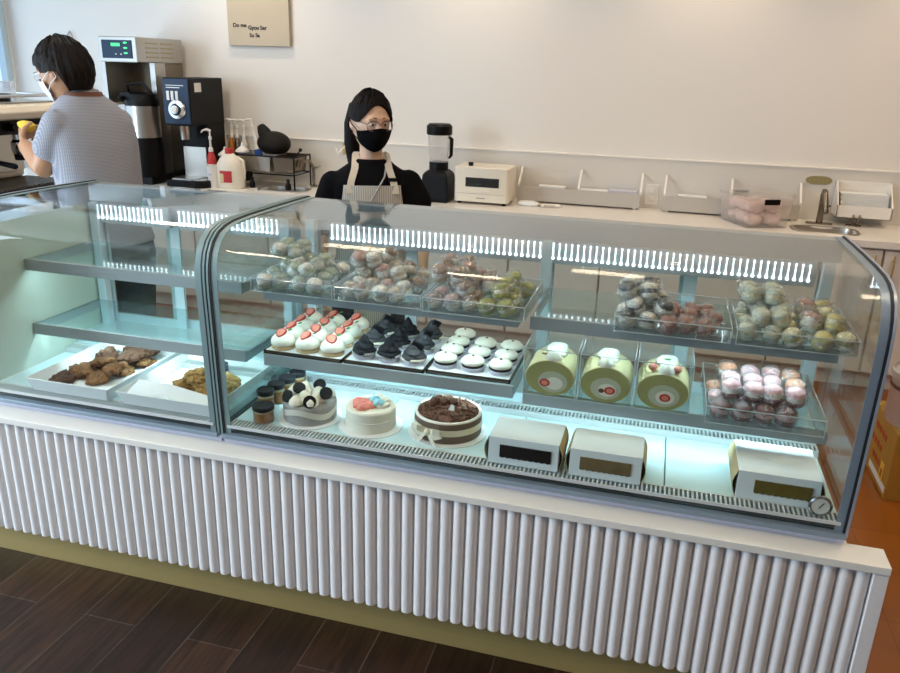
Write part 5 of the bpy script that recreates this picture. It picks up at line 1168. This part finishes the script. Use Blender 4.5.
# ------------------------------------------------------------------ light
def sunlit(name, loc, rot, sx, sy, e, col): return area(name, loc, rot, sx, sy, e, col)
DAY = (.72, .86, 1.)
for p, q in WY: sunlit('daylight_window', (XL + .03, (p + q) / 2, (WZ0 + WZ1) / 2), (0, rad(-90), 0), WZ1 - WZ0 - .1, q - p - .1, 250 if p < 0 else 18, DAY)
sunlit('daylight_shopfront', (-3.0, YF + .03, 1.45), (rad(90), 0, 0), 2.7, 2.2, 4, DAY)
def ceiling_lamp(label, x, y, e, w=.34, col=(1., .84, .66)):
    t = thing('ceiling_lamp', label, 'ceiling lamp', (x, y, ZC - .001), 0, 'twin-bar ceiling lamps')
    obj('housing', G().box(-w / 2, w / 2, -.14, .14, -.04, 0), M['white'], t, smooth=None)
    for q in (-.085, .085): obj('diffuser', G().box(-w / 2 + .01, w / 2 - .01, q - .035, q + .035, -.047, -.04), M['warm'], t, smooth=None)
    area('lamp_light', (x, y, ZC - .052), (0, 0, 0), w, .26, e, col)
for i, (x, y, e) in enumerate(((-3.0, 1.75, 9), (-1.52, .52, 4), (-.22, .22, 4), (1.05, .30, 4), (-2.4, -1.5, 8), (-1.0, -1.5, 8), (2.2, -1.1, 16), (1.7, 1.6, 9))):  # shop floor lamps are added, to brighten the ledge and warm the slat shade
    ceiling_lamp(f'warm twin-bar ceiling lamp, {["over the espresso machine", "over the strawberry cakes", "over the cake rolls", "over the thermometer end of the long case", "added above the shop floor by the cookie trays to light the ledge", "added above the shop floor by the round cakes to light the ledge", "added above the shop floor past the counter end to warm the slats", "above the orange service floor"][i]}', x, y, e, col=(1., .68, .40) if x > 2 else (1., .84, .66))
for i, x in enumerate((-2.95, -1.30, .12, 1.55)):
    t = thing('ceiling_downlight', f'round ceiling downlight washing the back wall, {ORD[i]} of four', 'downlight', (x, 2.98, ZC - .001), 0, 'ceiling downlights')
    obj('trim_ring', G().lathe([(.040, 0), (.062, 0), (.062, -.006), (.040, -.006)], n=30, close=False), M['white'], t); obj('bulb', G().lathe([(.0001, -.002), (.038, -.002), (.038, -.004), (.0001, -.004)], n=26), M['warm'], t)
    l = D.lights.new('downlight', 'SPOT'); l.energy = 28; l.color = (1., .76, .50); l.spot_size = rad(110); l.spot_blend = .9; l.shadow_soft_size = .04
    o = D.objects.new('downlight', l); COL.objects.link(o); o.location = (x, 2.98, ZC - .02); o.rotation_euler = (rad(12), 0, 0)
w = D.worlds.new('sky'); SC.world = w; w.use_nodes = True
bg = w.node_tree.nodes['Background']; bg.inputs[0].default_value = (.55, .78, 1., 1); bg.inputs[1].default_value = 1.5
vs = SC.view_settings; vs.view_transform = 'Standard'; vs.look = 'None'; vs.exposure = 0.; vs.gamma = 1.; vs.use_curve_mapping = False
SC.cycles.transparent_max_bounces = 40; SC.cycles.max_bounces = 10; SC.cycles.diffuse_bounces = 4; SC.cycles.glossy_bounces = 4; SC.cycles.transmission_bounces = 6
SC.cycles.sample_clamp_indirect = 4.; SC.cycles.caustics_reflective = False; SC.cycles.caustics_refractive = False
SC.cycles.use_denoising = True
